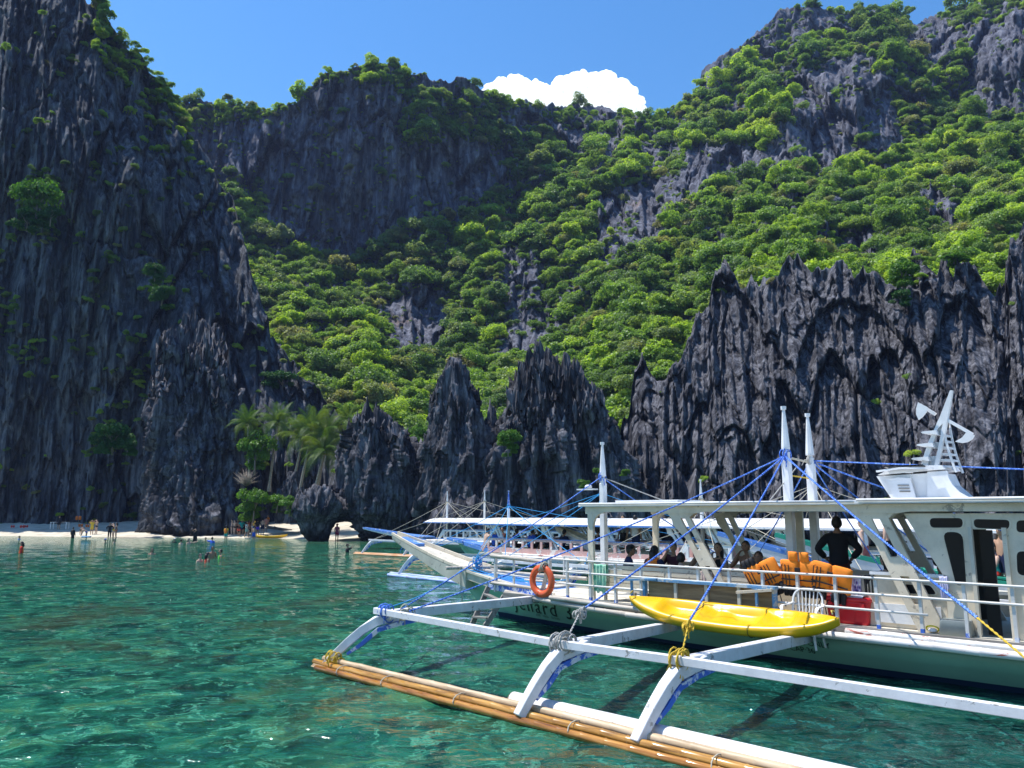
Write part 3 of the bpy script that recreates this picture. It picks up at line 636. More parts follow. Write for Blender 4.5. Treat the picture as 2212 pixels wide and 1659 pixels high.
for o in bpy.data.objects:
    if o.name.startswith('crown') and o.data in CROWNS and all(o.data != q.data for q in protos): protos.append(o)
stuff_instances('forest', rest+under, 'green forest and scrub clothing the steep limestone slopes', 'forest', protos)
# ================================================================== BOATS
M['boat_white'] = paint('boat_white', (.76, .66, .51), wear=(.36, .31, .25), scale=2.2, amt=.60, rough=.45, dirt=(.33, .27, .19))
M['boat_white_clean'] = paint('boat_white_clean', (.80, .80, .80), scale=3, rough=.35, dirt=(.6, .6, .6))
M['arm_white'] = paint('arm_white', (.80, .80, .82), wear=(.30, .29, .27), scale=3.2, amt=.60, rough=.5, dirt=(.5, .5, .5))
M['arm_blue'] = paint('arm_blue', (.05, .15, .58), wear=(.62, .66, .74), scale=3.5, amt=.50, rough=.5)
M['blue_paint'] = paint('blue_paint', (.10, .25, .62), wear=(.55, .58, .6), scale=2.2, amt=.58, rough=.55)
M['blue_faded'] = paint('blue_faded', (.13, .30, .50), wear=(.45, .47, .46), scale=3, amt=.56, rough=.7)
M['hull_green'] = paint('hull_green', (.22, .47, .36), scale=.8, rough=.35, dirt=(.14, .30, .23))
M['hull_dark'] = paint('hull_dark', (.012, .03, .07), scale=1, rough=.5)
M['weathered'] = paint('weathered', (.62, .58, .48), wear=(.30, .27, .22), scale=2.6, amt=.60, rough=.75, dirt=(.38, .34, .28))
M['deck_wood'] = wood('deck_wood', (.48, .44, .36), (.72, .68, .58), 0, 2.2)
M['grey_wood'] = wood('grey_wood', (.12, .11, .10), (.34, .32, .29), 0, 2.5)
M['ply'] = wood('ply', (.14, .085, .04), (.40, .27, .14), 0, 1.2)
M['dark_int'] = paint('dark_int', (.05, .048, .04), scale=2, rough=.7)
M['glass_dark'] = paint('glass_dark', (.008, .009, .012), scale=1, rough=.18, spec=.15, bumpd=0)
M['rail_metal'] = paint('rail_metal', (.66, .65, .62), wear=(.35, .33, .3), scale=5, amt=.66, rough=.5)
def bamboo_mat(name, c1, c2, c3, rough=.35, wear=None):
    m, nt, b = newmat(name); co = coords(nt, 'Object', (.6, 8, 8)); n1 = noise(nt, co, 2.2, 6, .6)
    c = ramp(nt, n1, [(.3, c1), (.52, c2), (.72, c3)])
    if wear: c = mixc(nt, ramp(nt, noise(nt, coords(nt, 'Object', (1.2, 5, 5)), 1.6, 7, .75, .5), [(.57, (0, 0, 0)), (.61, (1, 1, 1))]), c, wear)
    nt.links.new(c, b.inputs['Base Color']); b.inputs['Roughness'].default_value = rough; bump(nt, n1, b, .4, .003); return m
M['bamboo_gold'] = bamboo_mat('bamboo_gold', (.12, .05, .012), (.46, .23, .045), (.60, .36, .11), .25)
M['bamboo_pale'] = bamboo_mat('bamboo_pale', (.24, .17, .10), (.52, .38, .23), (.64, .52, .37), .5)
M['bamboo_wet'] = bamboo_mat('bamboo_wet', (.10, .035, .01), (.36, .15, .03), (.55, .28, .06), .15)
M['bamboo_grey'] = bamboo_mat('bamboo_grey', (.26, .22, .18), (.48, .43, .36), (.62, .57, .50), .7)
M['bamboo_white'] = bamboo_mat('bamboo_white', (.58, .52, .48), (.76, .73, .69), (.80, .78, .74), .5, wear=(.40, .10, .07))
M['rope_blue'] = paint('rope_blue', (.05, .16, .62), wear=(.22, .38, .80), scale=14, amt=.52, rough=.8)
M['rope_cyan'] = paint('rope_cyan', (.03, .30, .62), scale=20, rough=.8)
M['rope_grey'] = paint('rope_grey', (.42, .41, .38), scale=20, rough=.9)
M['rope_yellow'] = paint('rope_yellow', (.62, .42, .04), scale=20, rough=.8)
M['rope_tan'] = paint('rope_tan', (.50, .46, .36), scale=20, rough=.9)
M['pvc'] = paint('pvc', (.82, .82, .84), scale=1.5, rough=.35, dirt=(.5, .48, .44))
M['letter'] = paint('letter', (.015, .035, .03), wear=(.10, .22, .15), scale=9, amt=.6, rough=.5, bumpd=0)
M['letter_faded'] = paint('letter_faded', (.04, .09, .06), wear=(.11, .24, .16), scale=12, amt=.5, rough=.5, bumpd=0)

class Frame:
    """boat frame: s towards the bow, l towards the viewer's side, z up; (ox, oy) is the point s = l = 0"""
    def __init__(f, ang, ox, oy):
        f.A = R(ang); f.a = (cos(f.A), sin(f.A)); f.t = (-sin(f.A), cos(f.A)); f.o = (ox, oy)
    def W(f, s, l, z): return Vector((f.o[0]+f.a[0]*s+f.t[0]*l, f.o[1]+f.a[1]*s+f.t[1]*l, z))
    def _r(f, x, y):
        u = (x*KD-512)/FPX; v = -(y*KD-384)/FPX; return u, CP-v*SP, SP+v*CP
    def BL(f, x, y, l):
        d = f._r(x, y); q = l+f.o[0]*f.t[0]+f.o[1]*f.t[1]; k = q/(d[0]*f.t[0]+d[1]*f.t[1])
        return (k*(d[0]*f.a[0]+d[1]*f.a[1])-(f.o[0]*f.a[0]+f.o[1]*f.a[1]), EYE+k*d[2])
    def BZ(f, x, y, z):
        d = f._r(x, y); k = (z-EYE)/d[2]; X, Y = k*d[0]-f.o[0], k*d[1]-f.o[1]
        return (X*f.a[0]+Y*f.a[1], X*f.t[0]+Y*f.t[1])
FM = Frame(135.7, .6984152854310062*14.6, .7156927337037355*14.6)

def hull_sections(bow=16.4, stern=-7., k=1.0):
    """stations: s, half width at the water, half width at the rail, keel z, rail z"""
    st = [(stern, .75, 1.25, -.35, .66), (0, .78, 1.3, -.4, .60), (6, .76, 1.28, -.4, .58), (9, .66, 1.18, -.38, .60), (11, .5, 1.02, -.33, .66), (12.5, .34, .84, -.25, .74), (13.8, .18, .64, -.14, .86), (14.8, .07, .47, 0.0, .97), (15.6, .04, .34, .38, 1.07), (bow, .025, .22, .98, 1.18)]
    return st
def hull_mb(st):
    rings = []
    for s, hw, hd, zk, zg in st:
        wl = min(max(0.0, zk+.12), zg-.05) if zk < 0 else zk+(zg-zk)*.35; mid = wl+(zg-wl)*.5
        h = [(0.02, zk), (hw*.75, zk*.5+wl*.5), (hw, wl), (hw+(hd-hw)*.62, mid), (hd, zg)]
        ring = [(s, l, z) for l, z in h]+[(s, -l, z) for l, z in reversed(h)]
        rings.append(ring)
    return MB().loft(rings, close=False, cap=False, sm=True)
def hull_l(st, s, z):
    st = sorted(st); S = [q[0] for q in st]; hw = np.interp(s, S, [q[1] for q in st]); hd = np.interp(s, S, [q[2] for q in st])
    zg = np.interp(s, S, [q[4] for q in st]); t = max(0, min(1, z/zg))
    return np.interp(t, [0, .5, 1], [hw, hw+(hd-hw)*.62, hd])
def text_on(name, txt, fn, size, mat, parent, shear=0.0, spacing=1.0):
    cu = bpy.data.curves.new('t', 'FONT'); cu.body = txt; cu.size = size; cu.shear = shear; cu.resolution_u = 3; cu.space_character = spacing
    to = bpy.data.objects.new('t', cu); COL.objects.link(to); dg = bpy.context.evaluated_depsgraph_get()
    me = bpy.data.meshes.new_from_object(to.evaluated_get(dg)); bpy.data.objects.remove(to)
    bm = bmesh.new(); bm.from_mesh(me); bmesh.ops.triangulate(bm, faces=bm.faces)
    bmesh.ops.subdivide_edges(bm, edges=[e for e in bm.edges if e.calc_length() > size*.3], cuts=1)
    for v in bm.verts: v.co = fn(v.co.x, v.co.y)
    bm.to_mesh(me); bm.free(); me.name = name; return link(name, me, mat, parent)
def bamboo_pts(m, a, b, r, n=8, node=.42, sag=0, rnd=None, taper=.9):
    a, b = Vector(a), Vector(b); L = (b-a).length; k = max(2, int(L/node)); P = []; RR = []
    rnd = rnd or random
    for i in range(k+1):
        t = i/k; off = Vector((0, rnd.uniform(-.006, .006), -sag*4*t*(1-t)+rnd.uniform(-.004, .004)))
        rr = r*(1+(taper-1)*t)
        for dt, q in ((-.022/L*1.0, 1.0), (0, 1.10), (.022/L, 1.0)):
            tt = min(1, max(0, t+dt)); P.append(a.lerp(b, tt)+off); RR.append(rr*q)
    # drop duplicates at the ends
    P2 = [P[0]]; R2 = [RR[0]]
    for p, q in zip(P[1:], RR[1:]):
        if (p-P2[-1]).length > 1e-4: P2.append(p); R2.append(q)
    return m.tube(P2, R2, n)
def bamboo(name, a, b, r, mat, parent, **kw): return bamboo_pts(MB(), a, b, r, **kw).build(name, M[mat], parent)
def rope(name, a, b, r, mat, parent, sag=.0, n=6, turns=0):
    a, b = Vector(a), Vector(b); k = 14; P = []
    for i in range(k+1):
        t = i/k; p = a.lerp(b, t); p.z -= sag*4*t*(1-t); P.append(p)
    m = MB(); L = (b-a).length
    if turns:   # two strands laid round each other
        d = (b-a).normalized(); x = d.cross(Vector((0, 0, 1))).normalized(); y = d.cross(x); kk = max(24, int(L*turns*6))
        for ph in (0, pi):
            Q = []
            for i in range(kk+1):
                t = i/kk; p = a.lerp(b, t); p.z -= sag*4*t*(1-t); an = ph+t*L*turns*2*pi
                Q.append(p+x*cos(an)*r*.38+y*sin(an)*r*.38)
            m.tube(Q, r*.48, 5)
    else: m.tube(P, r, n)
    return m.build(name, M[mat], parent)
def knot(name, c, r, mat, parent, n=7, axis=None, seed=0, len_=.25):
    """lashing: several uneven turns of rope round a joint, plus loose ends"""
    rr = random.Random(seed); c = Vector(c); m = MB()
    for i in range(n):
        off = Vector((rr.uniform(-.5, .5)*len_, rr.uniform(-.3, .3)*len_, rr.uniform(-.2, .3)*len_)); tilt = rr.uniform(-.6, .6); q = r*rr.uniform(.85, 1.15); P = []
        for j in range(13):
            t = 2*pi*j/12; v = Vector((sin(tilt)*cos(t)*.5, cos(t), sin(t)*1.0))*q
            P.append(c+off+v)
        m.tube(P, .011, 5, caps=False)
    for i in range(3):
        d = Vector((rr.uniform(-1, 1), rr.uniform(-.4, 1), rr.uniform(-1, .1))).normalized()*r*1.6; m.tube([c, c+d*.6+Vector((0, 0, .03)), c+d+Vector((0, 0, -.08))], .009, 4)
    return m.build(name, M[mat], parent)
def mast(parent, s, l, z0, z1, w=.15, mat='boat_white_clean', tip=None):
    zc = z1-1.02*(w/.15)**.5; m = MB(); m.bar((s, l, z0), (s, l, zc), w, w, up=(1, 0, 0)); o = m.build('mast', M[mat], parent, bevel=.012)
    m = MB(); k = w/.15; H = z1-zc
    prof = [(0, .075), (.11, .078), (.115, .052), (.16, .05), (.165, .086), (.20, .088), (.60, .058), (.93, .030), (.935, .055), (1.0, .058)]
    m.tube([(s, l, zc+a*H) for a, _ in prof], [r*k for _, r in prof], 8, sm=False); m.build('mast_top', M[tip or mat], o)
    return o
def fjoint(pts, n=6):
    """smooth curve through a few points (Catmull-Rom)"""
    pts = [Vector(p) for p in pts]; Q = [pts[0]*2-pts[1]]+pts+[pts[-1]*2-pts[-2]]; out = []
    for i in range(1, len(Q)-2):
        for j in range(n):
            t = j/n; a, b, c, d = Q[i-1:i+3]
            out.append(.5*((2*b)+(c-a)*t+(2*a-5*b+4*c-d)*t*t+(3*b-a-3*c+d)*t**3))
    out.append(pts[-1]); return out
def arm(parent, hull, mid, elbow, foot, w=.15, h=.17, mat='arm_white', brace='arm_blue'):
    """outrigger boom: straight beam from the hull, bent leg down to the float, blue under-piece at the bend"""
    hull, mid, elbow, foot = [Vector(p) for p in (hull, mid, elbow, foot)]
    m = MB(); pts = [hull, mid, mid.lerp(elbow, .6), elbow]; m.barpath(pts, w, h, ws=[1, 1, 1, .92]); a = m.build('outrigger_boom', M[mat], parent, bevel=.008)
    d = foot-elbow; up = Vector((0, 0, 1)); leg = [elbow+Vector((0, -.42, -.02))]+[elbow+Vector((d.x*t, d.y*t, d.z*t**1.35-.02)) for t in (.18, .4, .62, .82, 1.0)]
    leg = [Vector((p.x, p.y, p.z)) for p in leg]
    MB().barpath(leg, w*1.0, h*.82, ws=[1, 1.05, 1, .95, .9, .85]).build('boom_leg', M[mat], parent, bevel=.008)
    br = [elbow+Vector((0, -.75, -.13)), elbow+Vector((0, -.2, -.16)), elbow+Vector((d.x*.12, d.y*.2, -.24)), elbow+Vector((d.x*.35, d.y*.45, d.z*.45-.10)), elbow+Vector((d.x*.6, d.y*.68, d.z*.72-.05))]
    MB().barpath(br, w*.93, h*.42, ws=[.75, 1, 1, .9, .6]).build('knee_brace', M[brace], parent)
    return a
def strut(parent, name, top, bot, l, w=.12, gap=.10, th=.06, mat='boat_white', flare=.22, y0=1):
    """slanting slotted roof support in the plane l: two legs joined at top, middle and foot"""
    (s1, z1), (s0, z0) = top, bot; m = MB(); hw = w/2+gap/2
    d = Vector((s1-s0, 0, z1-z0)); n = Vector((1, 0, 0))
    for sg in (-1, 1):
        m.prism([(s0+sg*hw-w/2, z0), (s0+sg*hw+w/2, z0), (s1+sg*hw+w/2, z1), (s1+sg*hw-w/2, z1)], (0, l, 0), (1, 0, 0), (0, 0, 1), (0, -th, 0))
    for t, q in ((0, .22), (.45, .16), (.94, .06)):
        a = (s0+(s1-s0)*t, z0+(z1-z0)*t); b = (s0+(s1-s0)*(t+q*.99), z0+(z1-z0)*(t+q*.99)); g = gap/2
        m.prism([(a[0]-g, a[1]), (a[0]+g, a[1]), (b[0]+g, b[1]), (b[0]-g, b[1])], (0, l-.003, 0), (1, 0, 0), (0, 0, 1), (0, -th+.006, 0))
    # curved flare into the roof beam
    for sg in (-1, 1):
        e = hw+w/2; pts = [(s1+sg*e-(s1-s0)*.28, z1-(z1-z0)*.28)]
        for i in range(6):
            t = i/5*pi/2; pts.append((s1+sg*(e+flare*(1-cos(t))), z1-.24*(1-sin(t))))
        pts.append((s1+sg*e*.8, z1)); 
        if sg < 0: pts.reverse()
        m.prism(pts, (0, l-.004, 0), (1, 0, 0), (0, 0, 1), (0, -th+.008, 0))
    return m.build(name, M[mat], parent)

# ------------------------------------------------ the near boat
boat = thing('outrigger_boat', 'near white and green outrigger boat with yellow kayak, life ring and bamboo float', 'boat', FM.W(0, 0, 0), FM.A)
ST = hull_sections()
hull = hull_mb(ST).build('hull', M['hull_green'], boat)
m = MB(); st_low = [(s, hw*.985, hd, zk, zg) for s, hw, hd, zk, zg in ST]
# dark boot stripe just above the water
bs = []
for s in np.linspace(-7, 14.6, 40):
    a = hull_l(ST, s, 0)+.006; bs.append((s, a, .09+.05*max(0, (s-10)/5)))
V = []; F = []
for i, (s, a, h) in enumerate(bs): V += [(s, a-.05, -.12), (s, hull_l(ST, s, h)+.007, h)]
F = [(2*i, 2*i+1, 2*i+3, 2*i+2) for i in range(len(bs)-1)]
MB().add(V, F).build('waterline_stripe', M['hull_dark'], hull)
V2 = [(x, -y, z) for x, y, z in V]; MB().add(V2, [f[::-1] for f in F]).build('waterline_stripe', M['hull_dark'], hull)
# pale strakes along the bow
for sg in (1, -1):
    P = [Vector((s, sg*(float(np.interp(s, [q[0] for q in ST], [q[2] for q in ST]))+.03), float(np.interp(s, [q[0] for q in ST], [q[4] for q in ST]))-.03)) for s in np.linspace(12.0, 16.3, 14)]
    MB().barpath(P, .06, .26).build('gunwale_strake', M['weathered'], hull)
    P = [Vector((s, sg*(float(np.interp(s, [q[0] for q in ST], [q[2] for q in ST]))+.075), float(np.interp(s, [q[0] for q in ST], [q[4] for q in ST]))+.06)) for s in np.linspace(12.6, 16.3, 12)]
    MB().barpath(P, .07, .05).build('rub_rail', M['weathered'], hull)
# raised prow: long tapering scow bow
pr = [(15.5, .46, .62, 1.12), (16.2, .45, .80, 1.24), (17.0, .40, 1.06, 1.42), (17.8, .31, 1.32, 1.62), (18.6, .20, 1.58, 1.82), (19.2, .10, 1.80, 1.97)]
rings = [[(s, w_*.35, zb), (s, w_, zb+.07), (s, w_+.02, zt), (s, -w_-.02, zt), (s, -w_, zb+.07), (s, -w_*.35, zb)] for s, w_, zb, zt in pr]
prow = MB().loft(rings, close=True, sm=False).build('prow', M['weathered'], boat)
for sg in (1, -1):
    P = [Vector((s, sg*(w_+.0), zt+.05)) for s, w_, zb, zt in pr]
    MB().barpath(P, .05, .13 if sg < 0 else .07).build('prow_rail', M['boat_white'], prow)
P = [Vector((s, 0, zt+.008)) for s, w_, zb, zt in pr[:4]]
MB().barpath(P, .80, .03, ws=[1, 1, .9, .66]).build('prow_plank', M['weathered'], prow)
MB().barpath([Vector((18.0, 0, 1.70)), Vector((18.4, 0, 1.80)), Vector((18.75, 0, 1.90))], .36, .09, ws=[1, .8, .62]).build('prow_cap', M['blue_paint'], prow)
bamboo('bow_crosspole', (15.75, .95, 1.20), (15.3, -1.3, 1.16), .045, 'bamboo_grey', boat)
bamboo('bow_spar', (15.6, .15, 1.13), (12.4, -.75, 1.02), .05, 'bamboo_grey', boat)
# foredeck and deck planks
fd = [(s, float(np.interp(s, [q[0] for q in ST], [q[2] for q in ST])), float(np.interp(s, [q[0] for q in ST], [q[4] for q in ST]))+.03) for s in np.linspace(12.4, 16.0, 9)]
MB().add([(s, h, z) for s, h, z in fd]+[(s, -h, z) for s, h, z in fd], [(i, i+1, 9+i+1, 9+i) for i in range(8)]).build('foredeck', M['blue_paint'], boat)
for i in range(9):
    l = 1.42-i*.355; MB().box((3.0+.01*(i % 2), l-.17, .775-.002*(i % 3)), (20.2, .335, .04)).build('deck_plank', M['deck_wood'], boat)
for i in range(4):
    l = 1.02-i*.51; MB().box((13.35, l-.25, .83), (1.0, .48, .035)).build('deck_plank', M['deck_wood'], boat)
m = MB(); m.box((3, 1.46, .74), (20.2, .05, .13)); m.build('deck_edge', M['grey_wood'], boat)
MB().box((3, 0, .70), (20, 2.7, .08)).build('deck_beams', M['dark_int'], boat)
MB().bar((13.95, 1.1, .88), (11.8, 1.42, .80), .05, .16).build('bow_step', M['arm_blue'], boat)
# bamboo rubbing poles
bamboo('side_bamboo', (13.1, 1.38, .80), (9.2, 1.60, .62), .062, 'bamboo_grey', boat, sag=.03)
bamboo('side_bamboo', (9.5, 1.60, .62), (7.6, 1.62, .60), .06, 'bamboo_grey', boat)
bamboo('side_bamboo', (11.6, 1.52, .80), (8.8, 1.56, .73), .05, 'bamboo_grey', boat)
bamboo('side_bamboo', (5.75, 1.62, .66), (-6, 1.62, .60), .062, 'bamboo_white', boat, node=.6)
bamboo('side_bamboo', (5.2, 1.56, .74), (-6, 1.58, .70), .052, 'bamboo_white', boat, node=.6)
bamboo('side_bamboo', (9, -1.6, .64), (-6, -1.6, .60), .06, 'bamboo_grey', boat, node=.6)
# hull lettering
def on_hull(s0, z0, tilt=0.0):
    def fn(x, y):
        s = s0-x; z = z0+y+tilt*x; return Vector((s, hull_l(ST, s, z)+.014, z))
    return fn
text_on('name_lettering', 'Jenard 3', on_hull(13.75, .30, -.03), .50, M['letter'], hull, shear=.35, spacing=1.25)
text_on('small_lettering', 'cuyt   mmu   nkrinns', on_hull(13.0, .20, -.03), .10, M['letter_faded'], hull, shear=.2)
text_on('lettering', 'FOR PASSENGER USE ONLY', on_hull(7.42, .40, -.02), .145, M['letter'], hull)
text_on('lettering', 'MAX CAP·36', on_hull(6.75, .25, -.02), .145, M['letter'], hull)
# rails
posts = [(1071, 1.15), (1110, 1.2), (1188, 1.3), (1226, 1.35), (1276, 1.36), (1330, 1.36), (1385, 1.36), (1447, 1.36), (1509, 1.36), (1576, 1.36), (1648, 1.36), (1723, 1.36), (1804, 1.36), (1892, 1.36), (1985, 1.36), (2081, 1.36), (2185, 1.36)]
PS = []
for x, l in posts:
    s = FM.BL(x, 1260, l)[0]; zt = 1.60 if s > 12 else 1.575; w_ = .085 if x in (1071, 1188) else (.04 if x == 1110 else .06); PS.append((s, l))
    m = MB(); m.bar((s, l, .76), (s, l, zt), w_, .045, up=(1, 0, 0)); p = m.build('rail_post', M['rail_metal'], boat)
    if w_ == .06 and s > 1: MB().bar((s, l+.001, .765), (s, l+.001, .86), w_+.004, .05, up=(1, 0, 0)).build('post_foot', M['arm_blue'], p)
for k in range(5): MB().bar((2.1-k*1.3, 1.36, .76), (2.1-k*1.3, 1.36, 1.57), .06, .045, up=(1, 0, 0)).build('rail_post', M['rail_metal'], boat)
for z, a, b in ((1.585, 12.0, -4), (1.33, 12.6, -4), (1.08, 12.6, 4.0)):
    P = [(s, float(np.interp(s, [9, 11, 12, 14], [1.40, 1.38, 1.32, 1.15])), z+.004*(s-5)) for s in np.linspace(a, b, 12)]
    MB().tube(P, .020, 8).build('rail', M['rail_metal'], boat)
bamboo('bow_rail', (13.8, 1.17, 1.60), (11.95, 1.33, 1.545), .052, 'bamboo_grey', boat)
bamboo('bow_rail', (13.8, 1.20, .97), (12.1, 1.36, .94), .040, 'bamboo_grey', boat)
MB().tube([(13.8, 1.15, 1.42), (12.1, 1.3, 1.35)], .018, 6).build('rail', M['rail_metal'], boat)
MB().tube([(13.8, 1.15, 1.20), (12.1, 1.3, 1.15)], .018, 6).build('rail', M['rail_metal'], boat)
for k in range(12):
    s = 13.6-k*1.35; MB().bar((s, -1.3, .76), (s, -1.3, 1.5), .05, .04, up=(1, 0, 0)).build('rail_post', M['rail_metal'], boat)
for z in (1.5, 1.15): MB().tube([(13.6, -1.3, z), (5.4, -1.32, z), ], .018, 6).build('rail', M['rail_metal'], boat)
# roof
def roof(parent, s0, s1, w0, w1, z, th=.045, camber=.05, name='roof', mat='boat_white_clean', n=10):
    rings = []
    for s in np.linspace(s0, s1, n):
        top = [(s, l, z+camber*(1-(2*(l-w0)/(w1-w0)-1)**2)) for l in np.linspace(w0, w1, 9)]
        rings.append(top+[(s, l, zz-th) for s, l, zz in reversed(top)])
    return MB().loft(rings, sm=False).build(name, M[mat], parent)
rf = roof(boat, 10.95, 4.9, -1.4, 1.30, 2.80)
roof(boat, 5.0, -6.5, -1.45, 1.36, 2.815, name='roof')
MB().box((9.7, .1, 2.875), (1.6, .9, .04)).build('roof_hatch', M['boat_white_clean'], rf)
MB().tube([(10.9, 1.33, 2.815), (4.9, 1.33, 2.81)], .022, 8).build('roof_edge_pipe', M['boat_white_clean'], rf)
MB().tube([(4.95, 1.39, 2.83), (-6, 1.39, 2.83)], .022, 8).build('roof_edge_pipe', M['boat_white_clean'], rf)
for l in (1.22, -1.28):
    pts = [(10.82, 2.765), (10.82, 2.60)]
    sup = [(10.62, .1), (8.42, .27), (4.72, .27)]
    pts += [(10.54, 2.60)]+[(10.46-.16*sin(t), 2.60+.045*(1-cos(t))) for t in (.5, 1, 1.5)]
    pts += [(8.95, 2.645), (8.75, 2.61), (8.1, 2.61), (7.9, 2.645), (5.25, 2.645), (5.05, 2.61), (4.4, 2.61), (4.2, 2.64), (-6, 2.64), (-6, 2.765)]
    MB().prism(pts, (0, l, 0), (1, 0, 0), (0, 0, 1), (0, -.05, 0)).build('roof_beam', M['boat_white'], rf)
for s in np.arange(9.9, -6, -1.1): MB().box((s, -.04, 2.70), (.06, 2.5, .09)).build('roof_joist', M['weathered'], rf)
for l in (1.20, -1.26):
    m = MB(); m.bar((10.68, l, .78), (10.68, l, 2.62), .07, .15, up=(1, 0, 0)); m.build('roof_post', M['boat_white'], boat, bevel=.006)
    m = MB(); m.prism([(10.6, 2.3)]+[(10.6-.26*(1-cos(t)), 2.62-.30*(1-sin(t))) for t in np.linspace(0, pi/2, 6)]+[(10.6, 2.62)], (0, l+.03, 0), (1, 0, 0), (0, 0, 1), (0, -.06, 0)); m.build('post_bracket', M['boat_white'], boat)
strut(boat, 'roof_strut', (8.45, 2.63), (7.42, .80), 1.20)
strut(boat, 'roof_strut', (4.78, 2.63), (4.02, .80), 1.20, w=.14, gap=.13)
strut(boat, 'roof_strut', (8.85, 2.63), (7.95, .80), -1.22, mat='weathered')
strut(boat, 'roof_strut', (5.30, 2.63), (4.45, .80), -1.22, mat='weathered')
strut(boat, 'roof_strut', (4.6, 2.63), (3.7, .80), -1.16, mat='weathered')
m = MB(); m.bar((7.1, -1.2, .78), (7.1, -1.2, 2.7), .07, .15, up=(1, 0, 0)); m.build('roof_post', M['boat_white'], boat)
# masts
mast(boat, 11.26, 0, .8, 4.28, .135); mast(boat, 6.75, 0, .8, 4.70, .15); mast(boat, 6.62, -.8, .8, 4.62, .15)
MB().box((11.75, -.02, 3.18), (.5, .2, .03)).build('light_bracket', M['boat_white_clean'], boat); MB().ball((11.7, 0, 3.24), .09, sq=(1, 1, .6)).build('deck_light', M['pvc'], boat)
rope('mast_lashing', (6.75, 0, 3.70), (6.62, -.8, 3.62), .02, 'rope_tan', boat); rope('mast_lashing', (6.75, 0, 3.35), (6.62, -.8, 3.30), .014, 'rope_yellow', boat)
knot('mast_lashing', (6.75, 0, 3.72), .12, 'rope_blue', boat, seed=4, len_=.12); knot('mast_lashing', (11.26, 0, 3.45), .10, 'rope_blue', boat, seed=5, len_=.08, n=4); knot('mast_lashing', (6.62, -.8, 3.66), .11, 'rope_grey', boat, seed=6, len_=.08, n=4)
# outrigger booms, brace pole, floats
E1, E2, E3, E4 = (10.9, 6.42, .93), (6.97, 6.45, .86), (5.27, 6.25, .84), (1.2, 6.25, .84)
arm(boat, (12.6, .2, .66), (12.2, 1.7, .70), E1, (11.85, 6.98, .10)); arm(boat, (8.9, .2, .48), (8.4, 1.6, .52), E2, (7.15, 7.15, .10)); arm(boat, (6.25, .2, .50), (5.9, 1.6, .56), E3, (5.42, 7.06, .10)); arm(boat, (1.6, .2, .5), (1.5, 1.6, .55), E4, (1.3, 7.05, .1))
m = MB(); m.barpath([(11.15, 6.50, .985), (6.95, 6.50, .90), (5.25, 6.36, .89), (2.0, 6.25, .86), (-3, 6.25, .86)], .09, .10); m.build('brace_pole', M['arm_white'], boat, bevel=.006)
fl = [(6.95, .115, .050, 'bamboo_pale', 12.05, .95), (7.075, .065, .050, 'bamboo_gold', 12.15, .98), (7.195, .015, .048, 'bamboo_wet', 11.9, 1), (6.86, .05, .05, 'bamboo_pale', 11.7, 1)]
rr = random.Random(3)
for l, z, r, mt, s0, tp in fl: bamboo_pts(MB(), (s0, l-.06, z+.03), (-2.5, l+.0, z), r, node=.36, rnd=rr, taper=1.15, n=10).build('float_bamboo', M[mt], boat)
for k in range(5): MB().tube([(12.1-.0*k, 7.02+.02*k, .10-.015*k), (10.8, 7.04+.022*k, .07-.014*k), (9.4, 7.08+.02*k, .04-.014*k)], .013, 5).build('split_bamboo', M['bamboo_pale'], boat)
MB().tube([(7.75, 6.72, .13), (7.70, 6.72, .13), (7.68, 6.72, .13)], [.03, .08, .10], 14).build('float_cap', M['bamboo_pale'], boat)
MB().tube([(7.66, 6.72, .13), (-2.5, 6.76, .12)], .105, 18).build('float_pipe', M['pvc'], boat)
for q, sg in ((-5.8, 1),): pass
for i, s in enumerate((11.2, 10.0, 8.35, 6.3, 4.4, 3.2)):
    m = MB(); m.tube([(s+.02*sin(t), 7.03+.17*cos(t), .065+.09*sin(t)) for t in np.linspace(0, 2*pi, 13)], .008, 5, caps=False); m.build('float_lashing', M['rope_tan'], boat)
knot('boom_lashing', (10.95, 6.45, .93), .105, 'rope_blue', boat, seed=1, n=7, len_=.3); knot('boom_lashing', (7.0, 6.45, .90), .115, 'rope_grey', boat, seed=2, n=16, len_=.22); knot('boom_lashing', (5.3, 6.32, .88), .105, 'rope_yellow', boat, seed=3, n=8, len_=.15)
knot('float_lashing', (11.70, 6.98, .14), .085, 'rope_yellow', boat, seed=7, n=12, len_=.36)
knot('boom_lashing', (10.6, 6.3, .98), .09, 'rope_tan', boat, seed=8, n=6)
# far side booms and float
for a, b in ((12.2, 11.2), (8.4, 7.2), (5.9, 5.3)): arm(boat, (a, -.2, .6), (a, -1.6, .62), (b, -6.4, .9), (b+.3, -7.0, .1))
MB().barpath([(11.2, -6.5, .95), (-3, -6.3, .88)], .09, .10).build('brace_pole', M['arm_white'], boat)
bamboo('float_bamboo', (12, -7.0, .08), (-3, -7.0, .06), .055, 'bamboo_pale', boat); MB().tube([(8, -6.75, .12), (-3, -6.75, .12)], .1, 12).build('float_pipe', M['pvc'], boat)
